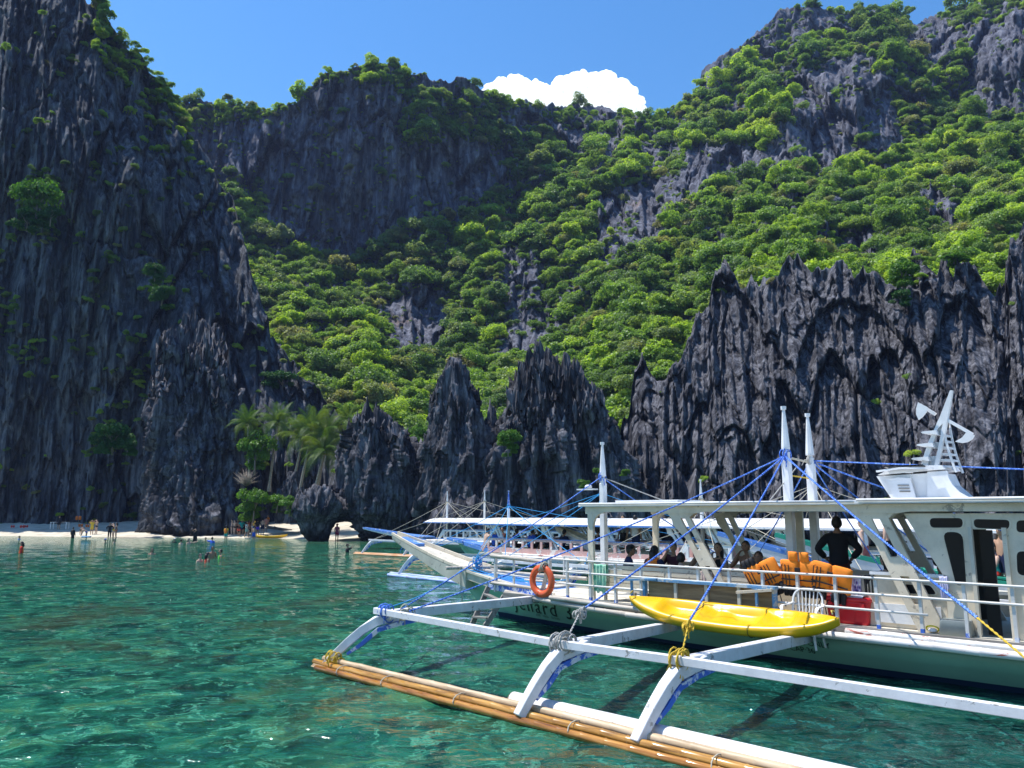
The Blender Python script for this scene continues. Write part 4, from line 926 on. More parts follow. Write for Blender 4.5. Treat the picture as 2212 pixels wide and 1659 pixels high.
# stays
m1, m2, m3 = (11.26, .06, 3.46), (6.75, .06, 3.72), (6.62, -.8, 3.66)
rope('stay_rope', m1, (10.75, 6.3, 1.0), .016, 'rope_blue', boat, sag=.05, turns=8)
rope('stay_rope', m2, (10.55, 6.25, 1.0), .019, 'rope_blue', boat, sag=.10, turns=8)
rope('stay_rope', m2, (7.35, 5.65, 1.22), .021, 'rope_blue', boat, sag=.05, turns=8); rope('stay_rope', (7.35, 5.65, 1.22), (7.0, 6.4, .92), .017, 'rope_grey', boat, turns=6)
rope('stay_rope', m2, (5.50, 5.75, 1.25), .021, 'rope_blue', boat, sag=.04, turns=8); rope('stay_rope', (5.50, 5.75, 1.25), (5.3, 6.28, .9), .016, 'rope_yellow', boat, turns=6)
knot('stay_knot', (7.33, 5.7, 1.2), .05, 'rope_grey', boat, seed=9, n=10, len_=.16); knot('stay_knot', (5.48, 5.8, 1.2), .045, 'rope_yellow', boat, seed=10, n=9, len_=.14)
E5 = (1.35, 6.2, .95); v5 = Vector(m2).lerp(Vector(E5), .80)
rope('stay_rope', m2, v5, .023, 'rope_blue', boat, sag=.03, turns=8); rope('stay_rope', v5, E5, .017, 'rope_yellow', boat, turns=6)
for e in ((11.0, -6.3, 1.0), (7.2, -6.3, 1.0), (5.3, -6.3, 1.0), (1.4, -6.3, 1.0)): rope('stay_rope', m3, e, .016, 'rope_blue', boat, sag=.05)
rope('stay_rope', m1, (11.1, -6.3, 1.0), .014, 'rope_blue', boat, sag=.05); rope('stay_rope', m1, (7.2, -6.2, 1.0), .013, 'rope_grey', boat, sag=.05)
rope('stay_rope', m3, (-2, -.4, 2.9), .014, 'rope_blue', boat); rope('stay_rope', (6.9, .5, 2.85), (6.7, -.3, 3.5), .010, 'rope_grey', boat)
rope('bow_line', (15.6, .5, 1.15), (11.1, 6.4, 1.0), .012, 'rope_cyan', boat, sag=.12)
for q in range(4): rope('bow_line', (15.7+.05*q, .45-.3*q, 1.22), (12.6-.1*q, .6-.2*q, 1.0+.02*q), .012, 'rope_cyan', boat, sag=.10+.03*q)
for q in range(3): rope('bow_line', (15.5, .62+.03*q, 1.15), (15.4+.05*q, .64, .2+.2*q), .008, 'rope_tan', boat, sag=.0)
knot('bow_coil', (15.5, .1, 1.3), .09, 'rope_cyan', boat, seed=12, n=14, len_=.35)
# bow ladder hanging over the side
lad = thing('boarding_ladder', None, None, parent=boat); lad.name = 'boarding_ladder'
L0, L1 = FM.BL(1052, 1268, 1.45), FM.BL(1018, 1343, 1.85); L2, L3 = FM.BL(1086, 1288, 1.45), FM.BL(1048, 1343, 1.85)
MB().bar((L0[0], 1.4, L0[1]), (L1[0], 1.85, L1[1]-.1), .05, .12).build('ladder_rail', M['grey_wood'], lad); MB().bar((L2[0], 1.4, L2[1]), (L3[0], 1.85, L3[1]-.1), .05, .12).build('ladder_rail', M['grey_wood'], lad)
for t in (.2, .52, .86): MB().bar(Vector((L0[0], 1.4, L0[1])).lerp(Vector((L1[0], 1.85, L1[1])), t), Vector((L2[0], 1.4, L2[1])).lerp(Vector((L3[0], 1.85, L3[1])), t), .14, .04).build('ladder_step', M['grey_wood'], lad)
# benches with slatted backs
def bench(parent, s0, s1, l, z0=.80, z1=1.52, n=6):
    b = thing('bench', None, None, parent=parent)
    for i in range(n):
        z = z1-.03-i*(z1-.98)/n; MB().box(((s0+s1)/2, l+.02*(i/n), z), (abs(s1-s0), .02, (z1-.98)/n-.012)).build('back_slat', M['boat_white'], b)
    for s in np.linspace(s0, s1, 3): MB().bar((s, l-.02, z0), (s, l-.03, z1), .06, .05, up=(1, 0, 0)).build('bench_leg', M['boat_white'], b)
    MB().box(((s0+s1)/2, l-.23, 1.18), (abs(s1-s0), .4, .03)).build('bench_seat', M['boat_white'], b)
    return b
bench(boat, 10.45, 8.95, 1.05); bench(boat, 8.9, 7.0, 1.05); bench(boat, 10.3, 5.0, -1.0)
MB().prism([(6.95, .82), (6.95, 1.50), (5.15, 1.50), (4.9, 1.62), (4.9, .82)], (0, 1.02, 0), (1, 0, 0), (0, 0, 1), (0, -.04, 0)).build('side_panel', M['boat_white'], boat)
MB().box((9.2, 0, 1.35), (2.3, .8, .04)).build('table_top', M['boat_white'], boat); MB().box((6.9, -.1, 1.35), (1.8, .8, .04)).build('table_top', M['boat_white'], boat)
for s in (10.2, 8.3, 7.6, 6.2): MB().bar((s, 0, .8), (s, 0, 1.33), .08, .08).build('table_leg', M['boat_white'], boat)
# wheelhouse
wh = thing('wheelhouse', None, None, parent=boat); Lw = 1.12
def rr_poly(pts, r=.08, n=4):
    """round the corners of a polygon"""
    out = []; k = len(pts)
    for i in range(k):
        p = Vector(pts[i]); a = Vector(pts[i-1]); b = Vector(pts[(i+1) % k]); da = (a-p).normalized(); db = (b-p).normalized(); q = min(r, (a-p).length*.45, (b-p).length*.45)
        A_, B_ = p+da*q, p+db*q
        for j in range(n+1):
            t = j/n; out.append(tuple(A_*(1-t)**2+p*2*t*(1-t)+B_*t*t))
    return out
MB().prism([(4.32, 2.61), (3.36, 2.61), (3.36, .80), (3.80, .80), (3.80, 1.63)], (0, Lw, 0), (1, 0, 0), (0, 0, 1), (0, -.05, 0)).build('wall', M['boat_white'], wh)
MB().box((3.145, Lw-.025, 2.49), (.425, .05, .24)).build('door_header', M['boat_white'], wh)
MB().prism([(2.93, 2.61), (2.93, .80), (-3, .80), (-3, 2.61)], (0, Lw, 0), (1, 0, 0), (0, 0, 1), (0, -.05, 0)).build('wall', M['boat_white'], wh)
def win(pts, l, parent=wh, r=.08, name='window'):
    P = rr_poly(pts, r); c = Vector((sum(p[0] for p in P)/len(P), sum(p[1] for p in P)/len(P)))
    O = [tuple(c+(Vector(p)-c)*1.0+(Vector(p)-c).normalized()*.025) for p in P]
    f = MB(); n = len(P); vs = [(a, l+.012, b) for a, b in O]+[(a, l+.012, b) for a, b in P]+[(a, l-.03, b) for a, b in P]+[(a, l-.01, b) for a, b in O]
    fs = []
    for i in range(n):
        j = (i+1) % n; fs += [(i, j, n+j, n+i), (n+i, n+j, 2*n+j, 2*n+i), (3*n+i, 3*n+j, j, i)]
    o = f.add(vs, fs).build(name, M['boat_white'], parent)
    if parent.parent is not None and parent.parent.parent is not None: return o
    g = MB().prism(P, (0, l+.006, 0), (1, 0, 0), (0, 0, 1), (0, -.01, 0)).build('pane', M['glass_dark'], o); return o
wq = [FM.BL(x, y, Lw) for x, y in ((2005, 1118), (2082, 1118), (2082, 1140), (2008, 1140))]; 
W0 = thing('wall_windows', None, None, parent=boat); 
for pts, r in (([(2008,1119),(2080,1119),(2080,1140),(2010,1140)], .07), ([(2103,1121),(2182,1123),(2180,1144),(2105,1140)], .07), ([(2036,1148),(2080,1150),(2088,1262),(2066,1266)], .12), ([(2196,1190),(2230,1192),(2230,1245),(2198,1242)], .08), ([(2196,1124),(2240,1124),(2240,1150),(2196,1150)], .06)):
    win([FM.BL(x, y, Lw) for x, y in pts], Lw, parent=W0, r=r)
W0.name = 'window_row'
MB().box((3.38, Lw+.015, 1.6), (.05, .08, 1.6)).build('door_jamb', M['weathered'], wh); MB().box((2.93, Lw+.015, 1.6), (.06, .08, 1.6)).build('door_jamb', M['boat_white'], wh)
a = FM.BL(2106, 1250, -1.1)[0]; b_ = FM.BL(2140, 1250, -1.1)[0]
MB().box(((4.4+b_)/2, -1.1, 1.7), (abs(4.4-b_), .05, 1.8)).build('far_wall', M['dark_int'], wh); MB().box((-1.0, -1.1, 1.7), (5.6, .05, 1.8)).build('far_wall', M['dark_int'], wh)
MB().box((3.36, 0, 1.7), (.04, 2.1, 1.8)).build('bulkhead', M['dark_int'], wh) if False else None
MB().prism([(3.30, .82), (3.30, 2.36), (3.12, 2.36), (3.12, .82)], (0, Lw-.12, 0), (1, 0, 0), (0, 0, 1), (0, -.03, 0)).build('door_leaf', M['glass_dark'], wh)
# low coaming with a window, forward of the wheelhouse
MB().prism([(5.0, .80), (5.0, 1.45), (4.85, 1.62), (3.82, 1.62), (3.82, .80)], (0, 1.06, 0), (1, 0, 0), (0, 0, 1), (0, -.05, 0)).build('coaming', M['boat_white'], boat)
MB().box((4.35, 1.05, 1.645), (1.15, .14, .05)).build('coaming_rail', M['boat_white_clean'], boat)
win([FM.BL(x, y, 1.07) for x, y in ((1952, 1262), (2010, 1264), (2024, 1284), (1960, 1282))], 1.07, parent=W0, r=.05)
MB().box((4.4, 1.08, 1.02), (1.0, .03, .30)).build('locker_door', M['boat_white_clean'], boat)

# wind deflector and signal tower on the roof
de = thing('roof_deflector', None, None, parent=boat)
def tr(pts, l): return [FM.BL(x, y, l) for x, y in pts]
def tprism(name, pts, l, th, mat='boat_white_clean', parent=de):
    return MB().prism(tr(pts, l), (0, l, 0), (1, 0, 0), (0, 0, 1), (0, -th, 0)).build(name, M[mat], parent)
tprism('deflector_box', [(1893, 1029), (1930, 1084), (2003, 1086), (2003, 1022)], .35, .9)
tprism('deflector_fin', [(2003, 1019), (2045, 1017), (2049, 1032), (2058, 1048), (2072, 1063), (2092, 1074), (2122, 1084), (2003, 1087)], .40, .06); tprism('deflector_fin', [(2003, 1019), (2045, 1017), (2049, 1032), (2058, 1048), (2072, 1063), (2092, 1074), (2122, 1084), (2003, 1087)], -.4, .06)
tprism('deflector_back', [(2012, 1024), (2040, 1022), (2052, 1048), (2080, 1072), (2100, 1086), (2012, 1087)], .30, .62)
MB().prism([(4.92, 3.27), (4.60, 3.42), (3.9, 3.40), (3.85, 3.33)], (0, .42, 0), (1, 0, 0), (0, 0, 1), (0, -.95, 0)).build('deflector_top', M['boat_white_clean'], de)
tprism('front_plate', [(1915, 1036), (1940, 1031), (1966, 1033), (1980, 1082), (1935, 1084)], .44, .05)
for k in range(3): tprism('vent_slat', [(1939+k*2, 1047+k*6.5), (1963+k*1.5, 1047+k*6.5), (1963+k*1.5, 1050+k*6.5), (1939+k*2, 1050+k*6.5)], .455, .012, mat='grey_wood')
MB().box((4.45, .40, 3.385), (.62, .30, .02), Matrix.Rotation(.16, 3, 'X')).build('solar_panel', M['glass_dark'], de)
MB().barpath([(4.9, .5, 3.33), (4.5, .52, 3.37), (4.0, .5, 3.35)], .06, .03).build('deflector_lip', M['boat_white_clean'], de)
tprism('fin', [(1955, 1022), (1962, 1010), (1965, 998), (1968, 1012), (1972, 1022)], .4, .03)
# tower
tprism('tower_leg', [(1985, 1017), (2003, 960), (2030, 900), (2052, 843), (2057, 843), (2053, 870), (2042, 930), (2025, 1015), (2016, 1015), (2030, 950), (2036, 915), (2026, 925), (2006, 985), (2003, 1017)], .32, .08)
tprism('tower_leg', [(1985, 1017), (2003, 960), (2030, 900), (2052, 843), (2057, 843), (2053, 870), (2042, 930), (2025, 1015), (2016, 1015), (2030, 950), (2036, 915), (2026, 925), (2006, 985), (2003, 1017)], .02, .06)
tprism('tower_plate', [(2004, 1005), (2018, 1005), (2024, 985), (2008, 985)], .24, .14); tprism('tower_plate', [(2012, 968), (2026, 968), (2030, 955), (2016, 955)], .24, .14); tprism('tower_plate', [(2020, 938), (2034, 938), (2046, 880), (2036, 885)], .24, .14)
for (x0, y0, x1) in ((1989, 934, 2022), (1979, 961, 2014), (1968, 991, 2004)):
    tprism('tower_fin', [(x0, y0), (x0+4, y0-2), (x1, y0-5), (x1+3, y0+5), (x1-12, y0+3), (x0+3, y0+2)], .40, .5)
cur = [(2037, 905), (2038, 925), (2043, 950), (2051, 980), (2061, 1008), (2066, 1020)]
s_ = [FM.BL(x, y, .28) for x, y in cur]; MB().barpath([(a, .28, b) for a, b in s_], .04, .03).build('ladder_side', M['boat_white_clean'], de); MB().barpath([(a, -.1, b) for a, b in s_], .04, .03).build('ladder_side', M['boat_white_clean'], de)
for y, x0, x1 in ((940, 2032, 2041), (953, 2029, 2045), (967, 2026, 2049), (981, 2024, 2053), (994, 2021, 2057), (1008, 2018, 2061)):
    tprism('ladder_slat', [(x0, y-3), (x1, y-2), (x1+1, y+2), (x0, y+2)], .26, .34)
for (ax_, ay), (bx, by), fan in (((2020, 895), (1986, 874), [(1983, 869), (2004, 880), (2001, 890), (1993, 900), (1984, 907), (1979, 895), (1979, 882)]), ((2044, 906), (2100, 938), [(2097, 934), (2105, 941), (2100, 949), (2090, 955), (2078, 957), (2063, 954), (2078, 945), (2086, 935)])):
    a_, b2 = FM.BL(ax_, ay, .3), FM.BL(bx, by, .3); MB().bar((a_[0], .28, a_[1]), (b2[0], .28, b2[1]), .06, .05).build('light_arm', M['boat_white_clean'], de); tprism('light_board', fan, .42, .03)
# ------------------------------------------------ people
SK = [paint('skin_a', (.42, .25, .16), scale=3, rough=.55, bumpd=0), paint('skin_b', (.30, .16, .095), scale=3, rough=.55, bumpd=0), paint('skin_c', (.58, .38, .28), scale=3, rough=.55, bumpd=0)]
CM = {}
def cloth(c):
    if c not in CM: CM[c] = paint('cloth', c, scale=6, rough=.85, bumpd=0)
    return CM[c]
M['hair'] = paint('hair', (.012, .010, .009), scale=20, rough=.5, bumpd=0)
def pose_joints(kind):
    J = dict(pel=(0,0,.95), bel=(0,.0,1.10), chest=(0,0,1.30), neck=(0,.01,1.47), jaw=(0,-.015,1.56), head=(0,-.005,1.645), top=(0,.01,1.71), nose=(0,-.115,1.62),
        shL=(.17,0,1.40), elL=(.235,.02,1.13), wrL=(.25,-.06,.89), shR=(-.17,0,1.40), elR=(-.235,.02,1.13), wrR=(-.25,-.06,.89),
        hiL=(.09,0,.90), knL=(.105,-.02,.50), anL=(.11,.02,.09), toL=(.13,-.13,.035), hiR=(-.09,0,.90), knR=(-.105,-.02,.50), anR=(-.11,.02,.09), toR=(-.13,-.13,.035))
    def mv(ks, d):
        for k in ks: J[k] = tuple(a+b for a, b in zip(J[k], d))
    if kind == 'walk': J.update(knL=(.10,-.16,.53), anL=(.10,-.10,.12), toL=(.11,-.25,.06), knR=(-.10,.03,.50), anR=(-.10,.20,.13), toR=(-.10,.08,.05), elL=(.24,.12,1.15), wrL=(.25,.08,.90), elR=(-.24,-.06,1.14), wrR=(-.22,-.25,.98))
    if kind == 'hips': J.update(elL=(.36,.10,1.17), wrL=(.22,-.05,1.0), elR=(-.36,.10,1.17), wrR=(-.22,-.05,1.0))
    if kind == 'headhands': J.update(elL=(.34,-.14,1.42), wrL=(.14,-.19,1.58), elR=(-.34,-.14,1.42), wrR=(-.14,-.19,1.58))
    if kind == 'armout': J.update(elL=(.42,-.05,1.36), wrL=(.62,-.12,1.44), elR=(-.24,-.05,1.14), wrR=(-.18,-.24,1.05))
    if kind == 'bend':
        J.update(bel=(0,-.12,1.05), chest=(0,-.30,1.12), neck=(0,-.46,1.13), jaw=(0,-.55,1.09), head=(0,-.62,1.10), top=(0,-.68,1.14), nose=(0,-.66,.99), shL=(.17,-.38,1.12), shR=(-.17,-.38,1.12), elL=(.2,-.42,.86), wrL=(.16,-.50,.62), elR=(-.2,-.42,.86), wrR=(-.16,-.50,.62))
    if kind in ('sit', 'sitlean', 'sitarm', 'siteat'):
        for k in J:
            x, y, z = J[k]; J[k] = (x, y, z-.85)
        J.update(hiL=(.10,-.02,.07), hiR=(-.10,-.02,.07), knL=(.13,-.42,.10), knR=(-.13,-.42,.10), anL=(.13,-.40,-.24), anR=(-.13,-.40,-.24), toL=(.14,-.54,-.27), toR=(-.14,-.54,-.27),
                 elL=(.25,-.12,.30), elR=(-.25,-.12,.30), wrL=(.16,-.34,.33), wrR=(-.16,-.34,.33))
        if kind == 'sitlean': mv(('chest',), (0,-.05,0)); mv(('neck','jaw','head','top','nose','shL','shR'), (0,-.10,-.02)); mv(('jaw','head','top','nose'), (0,-.03,-.02))
        if kind == 'siteat': J.update(elR=(-.26,-.22,.34), wrR=(-.08,-.22,.60))
        if kind == 'sitarm': J.update(elR=(-.40,-.10,.50), wrR=(-.66,-.14,.46), elL=(.24,-.1,.3))
    if kind == 'float': J.update(elL=(.34,-.18,1.34), wrL=(.30,-.42,1.36), elR=(-.34,-.18,1.34), wrR=(-.30,-.42,1.36), knL=(.12,-.2,.55), knR=(-.12,-.2,.55), anL=(.12,.1,.25), anR=(-.12,.1,.25), toL=(.12,.2,.15), toR=(-.12,.2,.15))
    return J
RAD = dict(pel=.155, bel=.14, chest=.165, neck=.062, jaw_=.06, jaw=.058, head=.122, top=.098, nose=.020, sh=.070, el=.050, wr=.034, hi=.10, kn=.068, an=.046, to=.042)
BONES = [('pel','bel'),('bel','chest'),('chest','neck'),('neck','jaw')]+[p for S in 'LR' for p in (('chest','sh'+S),('sh'+S,'el'+S),('el'+S,'wr'+S),('pel','hi'+S),('hi'+S,'kn'+S),('kn'+S,'an'+S),('an'+S,'to'+S))]
RAD['ha'] = .05; BODY = {}
def body(kind):
    if kind in BODY: return BODY[kind]
    J = pose_joints(kind); names = [n for n in J if n not in ('head', 'top', 'nose')]; V = [Vector(J[n]) for n in names]; E = [(names.index(a), names.index(b)) for a, b in BONES]
    rad = [RAD.get(n, RAD.get(n[:2], .05)) for n in names]
    for S in 'LR':   # palm and five bent fingers
        w_, e = Vector(J['wr'+S]), Vector(J['el'+S]); d = (w_-e).normalized(); sx = 1 if S == 'L' else -1
        side = d.cross(Vector((sx, 0, 0))); side = Vector((0, -1, 0)) if side.length < .2 else side.normalized(); nrm = d.cross(side)
        palm = len(V); V.append(w_+d*.055); rad.append(.024); E.append((names.index('wr'+S), palm))
        for i, (off, ln, rr_) in enumerate(((-.030, .060, .0085), (-.011, .075, .009), (.010, .078, .009), (.029, .068, .009))):
            a = len(V); V.append(w_+d*.095+side*off); rad.append(rr_*1.15); E.append((palm, a)); V.append(w_+d*(.095+ln*.55)+side*off*1.15+nrm*.012); rad.append(rr_); V.append(w_+d*(.095+ln*.85)+side*off*1.1+nrm*.034); rad.append(rr_*.8); E += [(a, a+1), (a+1, a+2)]
        a = len(V); V.append(w_+d*.045+side*.045); rad.append(.011); V.append(w_+d*.075+side*.066+nrm*.01); rad.append(.009); E += [(palm, a), (a, a+1)]
    me = bpy.data.meshes.new('body'); me.from_pydata(V, E, []); o = bpy.data.objects.new('b', me); COL.objects.link(o)
    sm_ = o.modifiers.new('s', 'SKIN'); sv = me.skin_vertices[0].data
    for i, r in enumerate(rad): sv[i].radius = (r, r)
    for i in (names.index('pel'), names.index('bel'), names.index('chest')): sv[i].radius = (rad[i]*1.12, rad[i]*.80)
    sv[names.index('pel')].use_root = True; sm_.use_smooth_shade = True; sm_.branch_smoothing = .6
    sb = o.modifiers.new('u', 'SUBSURF'); sb.levels = 1; sb.render_levels = 1
    dg = bpy.context.evaluated_depsgraph_get(); bm_ = bpy.data.meshes.new_from_object(o.evaluated_get(dg)); bpy.data.objects.remove(o)
    n = len(bm_.vertices); co = np.empty(n*3); bm_.vertices.foreach_get('co', co); co = co.reshape(-1, 3); nor = np.empty(n*3); bm_.vertices.foreach_get('normal', nor); nor = nor.reshape(-1, 3)
    lab = np.zeros(n, int); par = np.zeros(n); best = np.full(n, 9.)
    for S in 'LR': J['ha'+S] = tuple(Vector(J['wr'+S])+(Vector(J['wr'+S])-Vector(J['el'+S])).normalized()*.15)
    for bi, (a, b) in enumerate(BONES+[('wrL', 'haL'), ('wrR', 'haR')]):
        A, B = np.array(J[a]), np.array(J[b]); d = B-A; t = np.clip(((co-A)@d)/(d@d), 0, 1); ra, rb = RAD.get(a, RAD.get(a[:2])), RAD.get(b, RAD.get(b[:2]))
        ds = np.linalg.norm(co-(A+t[:, None]*d), axis=1)/(ra*(1-t)+rb*t); m = ds < best; best = np.where(m, ds, best); lab = np.where(m, bi, lab); par = np.where(m, t, par)
    nm = [a[:2]+b[:2] for a, b in BONES]+['wrha', 'wrha']; L = np.array([nm[i] for i in lab])
    rng_ = dict(hair=None, shirt=((L == 'pebe')|(L == 'bech')|(L == 'chsh')|((L == 'chne') & (par < .55))|((L == 'shel') & (par < .75))|((L == 'pehi') & (par < .45)), .024), long=(((L == 'pehi') & (par < .45))|(L == 'pebe')|(L == 'bech')|(L == 'chsh')|((L == 'chne') & (par < .8))|(L == 'shel')|((L == 'elwr') & (par < .9)), .020),
                vest=(((L == 'pebe') & (par > .35))|(L == 'bech')|((L == 'chsh') & (par < .75))|((L == 'chne') & (par < .6)), .045), top=(((L == 'bech') & (par > .45)), .010), tank=((L == 'pebe')|(L == 'bech')|((L == 'chsh') & (par < .6))|((L == 'chne') & (par < .35)), .014),
                shorts=((L == 'pehi')|((L == 'pebe') & (par < .6))|((L == 'hikn') & (par < .72)), .018), trousers=((L == 'pehi')|((L == 'pebe') & (par < .3))|(L == 'hikn')|((L == 'knan') & (par < .85)), .014), brief=((L == 'pehi')|((L == 'pebe') & (par < .45))|((L == 'hikn') & (par < .15)), .010))
    up = np.array(J['top'])-np.array(J['jaw']); up /= np.linalg.norm(up); fw = np.array(J['nose'])-np.array(J['head']); fw -= up*(fw@up); fw /= np.linalg.norm(fw); sdv = np.cross(fw, up)
    hc = np.array(J['head'])-up*.018; HV = []; HF = []; nh, nq = 18, 14
    for i in range(1, nq):
        t = pi*i/nq; zz = -cos(t)
        for j in range(nh):
            a = 2*pi*j/nh; x, y = sin(t)*sin(a), sin(t)*cos(a); kx = .079*(1-.26*max(0, -zz)**1.2); ky = .098*(1-.12*max(0, -zz))
            yy = y*ky+(.012 if y > 0 and zz < -.45 else 0)
            if y > .8 and abs(x) < .30: yy += .026*math.exp(-((zz+.16)/.20)**2)*(1-abs(x)/.32)       # nose
            if y > .6 and .15 < abs(x) < .6: yy -= .010*math.exp(-((zz-.06)/.13)**2)                    # eye sockets
            if y > .75 and abs(x) < .4: yy += .006*math.exp(-((zz+.50)/.06)**2)                         # lips
            HV.append(hc+sdv*x*kx*1.0+fw*yy+up*zz*.122)
    HF = [(i*nh+j, i*nh+(j+1) % nh, (i+1)*nh+(j+1) % nh, (i+1)*nh+j) for i in range(nq-2) for j in range(nh)]+[tuple(reversed(range(nh))), tuple((nq-2)*nh+j for j in range(nh))]
    bmm = bmesh.new(); bmm.from_mesh(bm_); bv = [bmm.verts.new(v) for v in HV]
    for f in HF: bmm.faces.new([bv[i] for i in f])
    for sg in (-1, 1):
        ec = hc+sdv*sg*.080-up*.012; e8 = [bmm.verts.new(ec+fw*.022*cos(q)+up*.032*sin(q)+sdv*sg*.012) for q in np.linspace(0, 2*pi, 8, endpoint=False)]; e0 = [bmm.verts.new(ec+fw*.014*cos(q)+up*.022*sin(q)-sdv*sg*.01) for q in np.linspace(0, 2*pi, 8, endpoint=False)]
        bmm.faces.new(e8)
        for q in range(8): bmm.faces.new((e8[q], e8[(q+1) % 8], e0[(q+1) % 8], e0[q]))
    bmesh.ops.recalc_face_normals(bmm, faces=bmm.faces); bmm.to_mesh(bm_); bmm.free()
    hcap = MB(); hv = []
    for v in HV:
        r_ = v-hc; hv.append(v+r_/np.linalg.norm(r_)*.016)
    hf = [f for f in HF if sum(((hv[i]-hc)@up*1.0-(hv[i]-hc)@fw*.85) > -.002 for i in f) >= len(f)-1 and len(f) == 4 or (len(f) > 4 and (hv[f[0]]-hc)@up > 0)]
    used = sorted({i for f in hf for i in f}); ix = {v: i for i, v in enumerate(used)}; hair_me = bpy.data.meshes.new('hair'); hair_me.from_pydata([tuple(hv[i]) for i in used], [], [tuple(ix[i] for i in f) for f in hf]); hair_me.polygons.foreach_set('use_smooth', [True]*len(hf)); hair_me.update()
    ey = MB()
    for sg in (-1, 1): ey.ball(tuple(hc+sdv*sg*.032+fw*.083+up*.010), .012, 6, 5)
    eyes_me = ey.mesh('eyes')
    del rng_['hair']
    fa = [f for f in (tuple(p.vertices) for p in bm_.polygons) if max(f) < n]; parts = {'hair': hair_me, 'eyes': eyes_me}
    for k, (mask, off) in rng_.items():
        mk = mask; fs = [f for f in fa if sum(mk[i] for i in f) >= max(3, len(f)-1)]
        if not fs: continue
        used = sorted({i for f in fs for i in f}); ix = {v: i for i, v in enumerate(used)}; pm = bpy.data.meshes.new(k); pm.from_pydata([tuple(co[i]+nor[i]*off) for i in used], [], [tuple(ix[i] for i in f) for f in fs])
        pm.polygons.foreach_set('use_smooth', [True]*len(fs)); pm.update(); parts[k] = pm
    bm_.polygons.foreach_set('use_smooth', [True]*len(bm_.polygons)); bm_.materials.clear()
    BODY[kind] = (bm_, parts, J, hc, up, fw); return BODY[kind]
def olink(name, me, mat, parent):
    o = bpy.data.objects.new(name, me); COL.objects.link(o); o.parent = parent
    if len(me.materials) == 0: me.materials.append(mat)
    o.material_slots[0].link = 'OBJECT'; o.material_slots[0].material = mat; return o
PN = dict(hair='hair', shirt='shirt', long='rash_guard', vest='life_vest', top='swim_top', tank='tank_top', shorts='shorts', trousers='leggings', brief='swim_bottom')
LH = {}
def person(label, kind, loc, rz, skin=0, sc_=1.0, hair='short', hat=None, group=None, **wear):
    me, parts, J, hc, up, fw = body(kind); p = thing('person', label, 'person', loc, rz, group); p.scale = (sc_,)*3
    b = olink('body', me, SK[skin], p)
    if hair and 'hair' in parts: olink('hair', parts['hair'], M['hair'], p)
    olink('eyes', parts['eyes'], M['hair'], p)
    if hair == 'long':
        if kind not in LH:
            c = Vector(hc); f = Vector(fw); u = Vector(up); m = MB(); m.tube([c-f*.05+u*.03, c-f*.085-u*.07, c-f*.10-u*.18, c-f*.085-u*.30, c-f*.07-u*.36], [.085, .095, .085, .06, .02], 10); LH[kind] = m.mesh('long_hair')
        olink('long_hair', LH[kind], M['hair'], p)
    if hat:
        c = Vector(hc)+Vector(up)*.055; m = MB(); m.tube([c, c+Vector(up)*.05, c+Vector(up)*.085], [.108, .10, .05], 12); q = Vector(fw)
        if hat[0] == 'cap': m.box(c+q*.13+Vector(up)*.01, (.15, .12, .015), Matrix.Rotation(math.atan2(q.y, q.x)-pi/2, 3, 'Z'))
        else: m.tube([c-Vector(up)*.005, c+Vector(up)*.008], [.19, .185], 16)
        m.build('hat', cloth(hat[1]), p)
    for k, c in wear.items():
        if k in parts: olink(PN[k], parts[k], cloth(c), p)
    return p
BLACK, NAVY, ORANGE, REDV, BLUE, TEAL, YEL, WHITE, PINK, PURP = (.012, .012, .014), (.012, .02, .07), (.85, .20, .02), (.70, .05, .03), (.02, .10, .55), (.02, .35, .33), (.65, .45, .05), (.75, .75, .75), (.72, .22, .38), (.22, .10, .35)

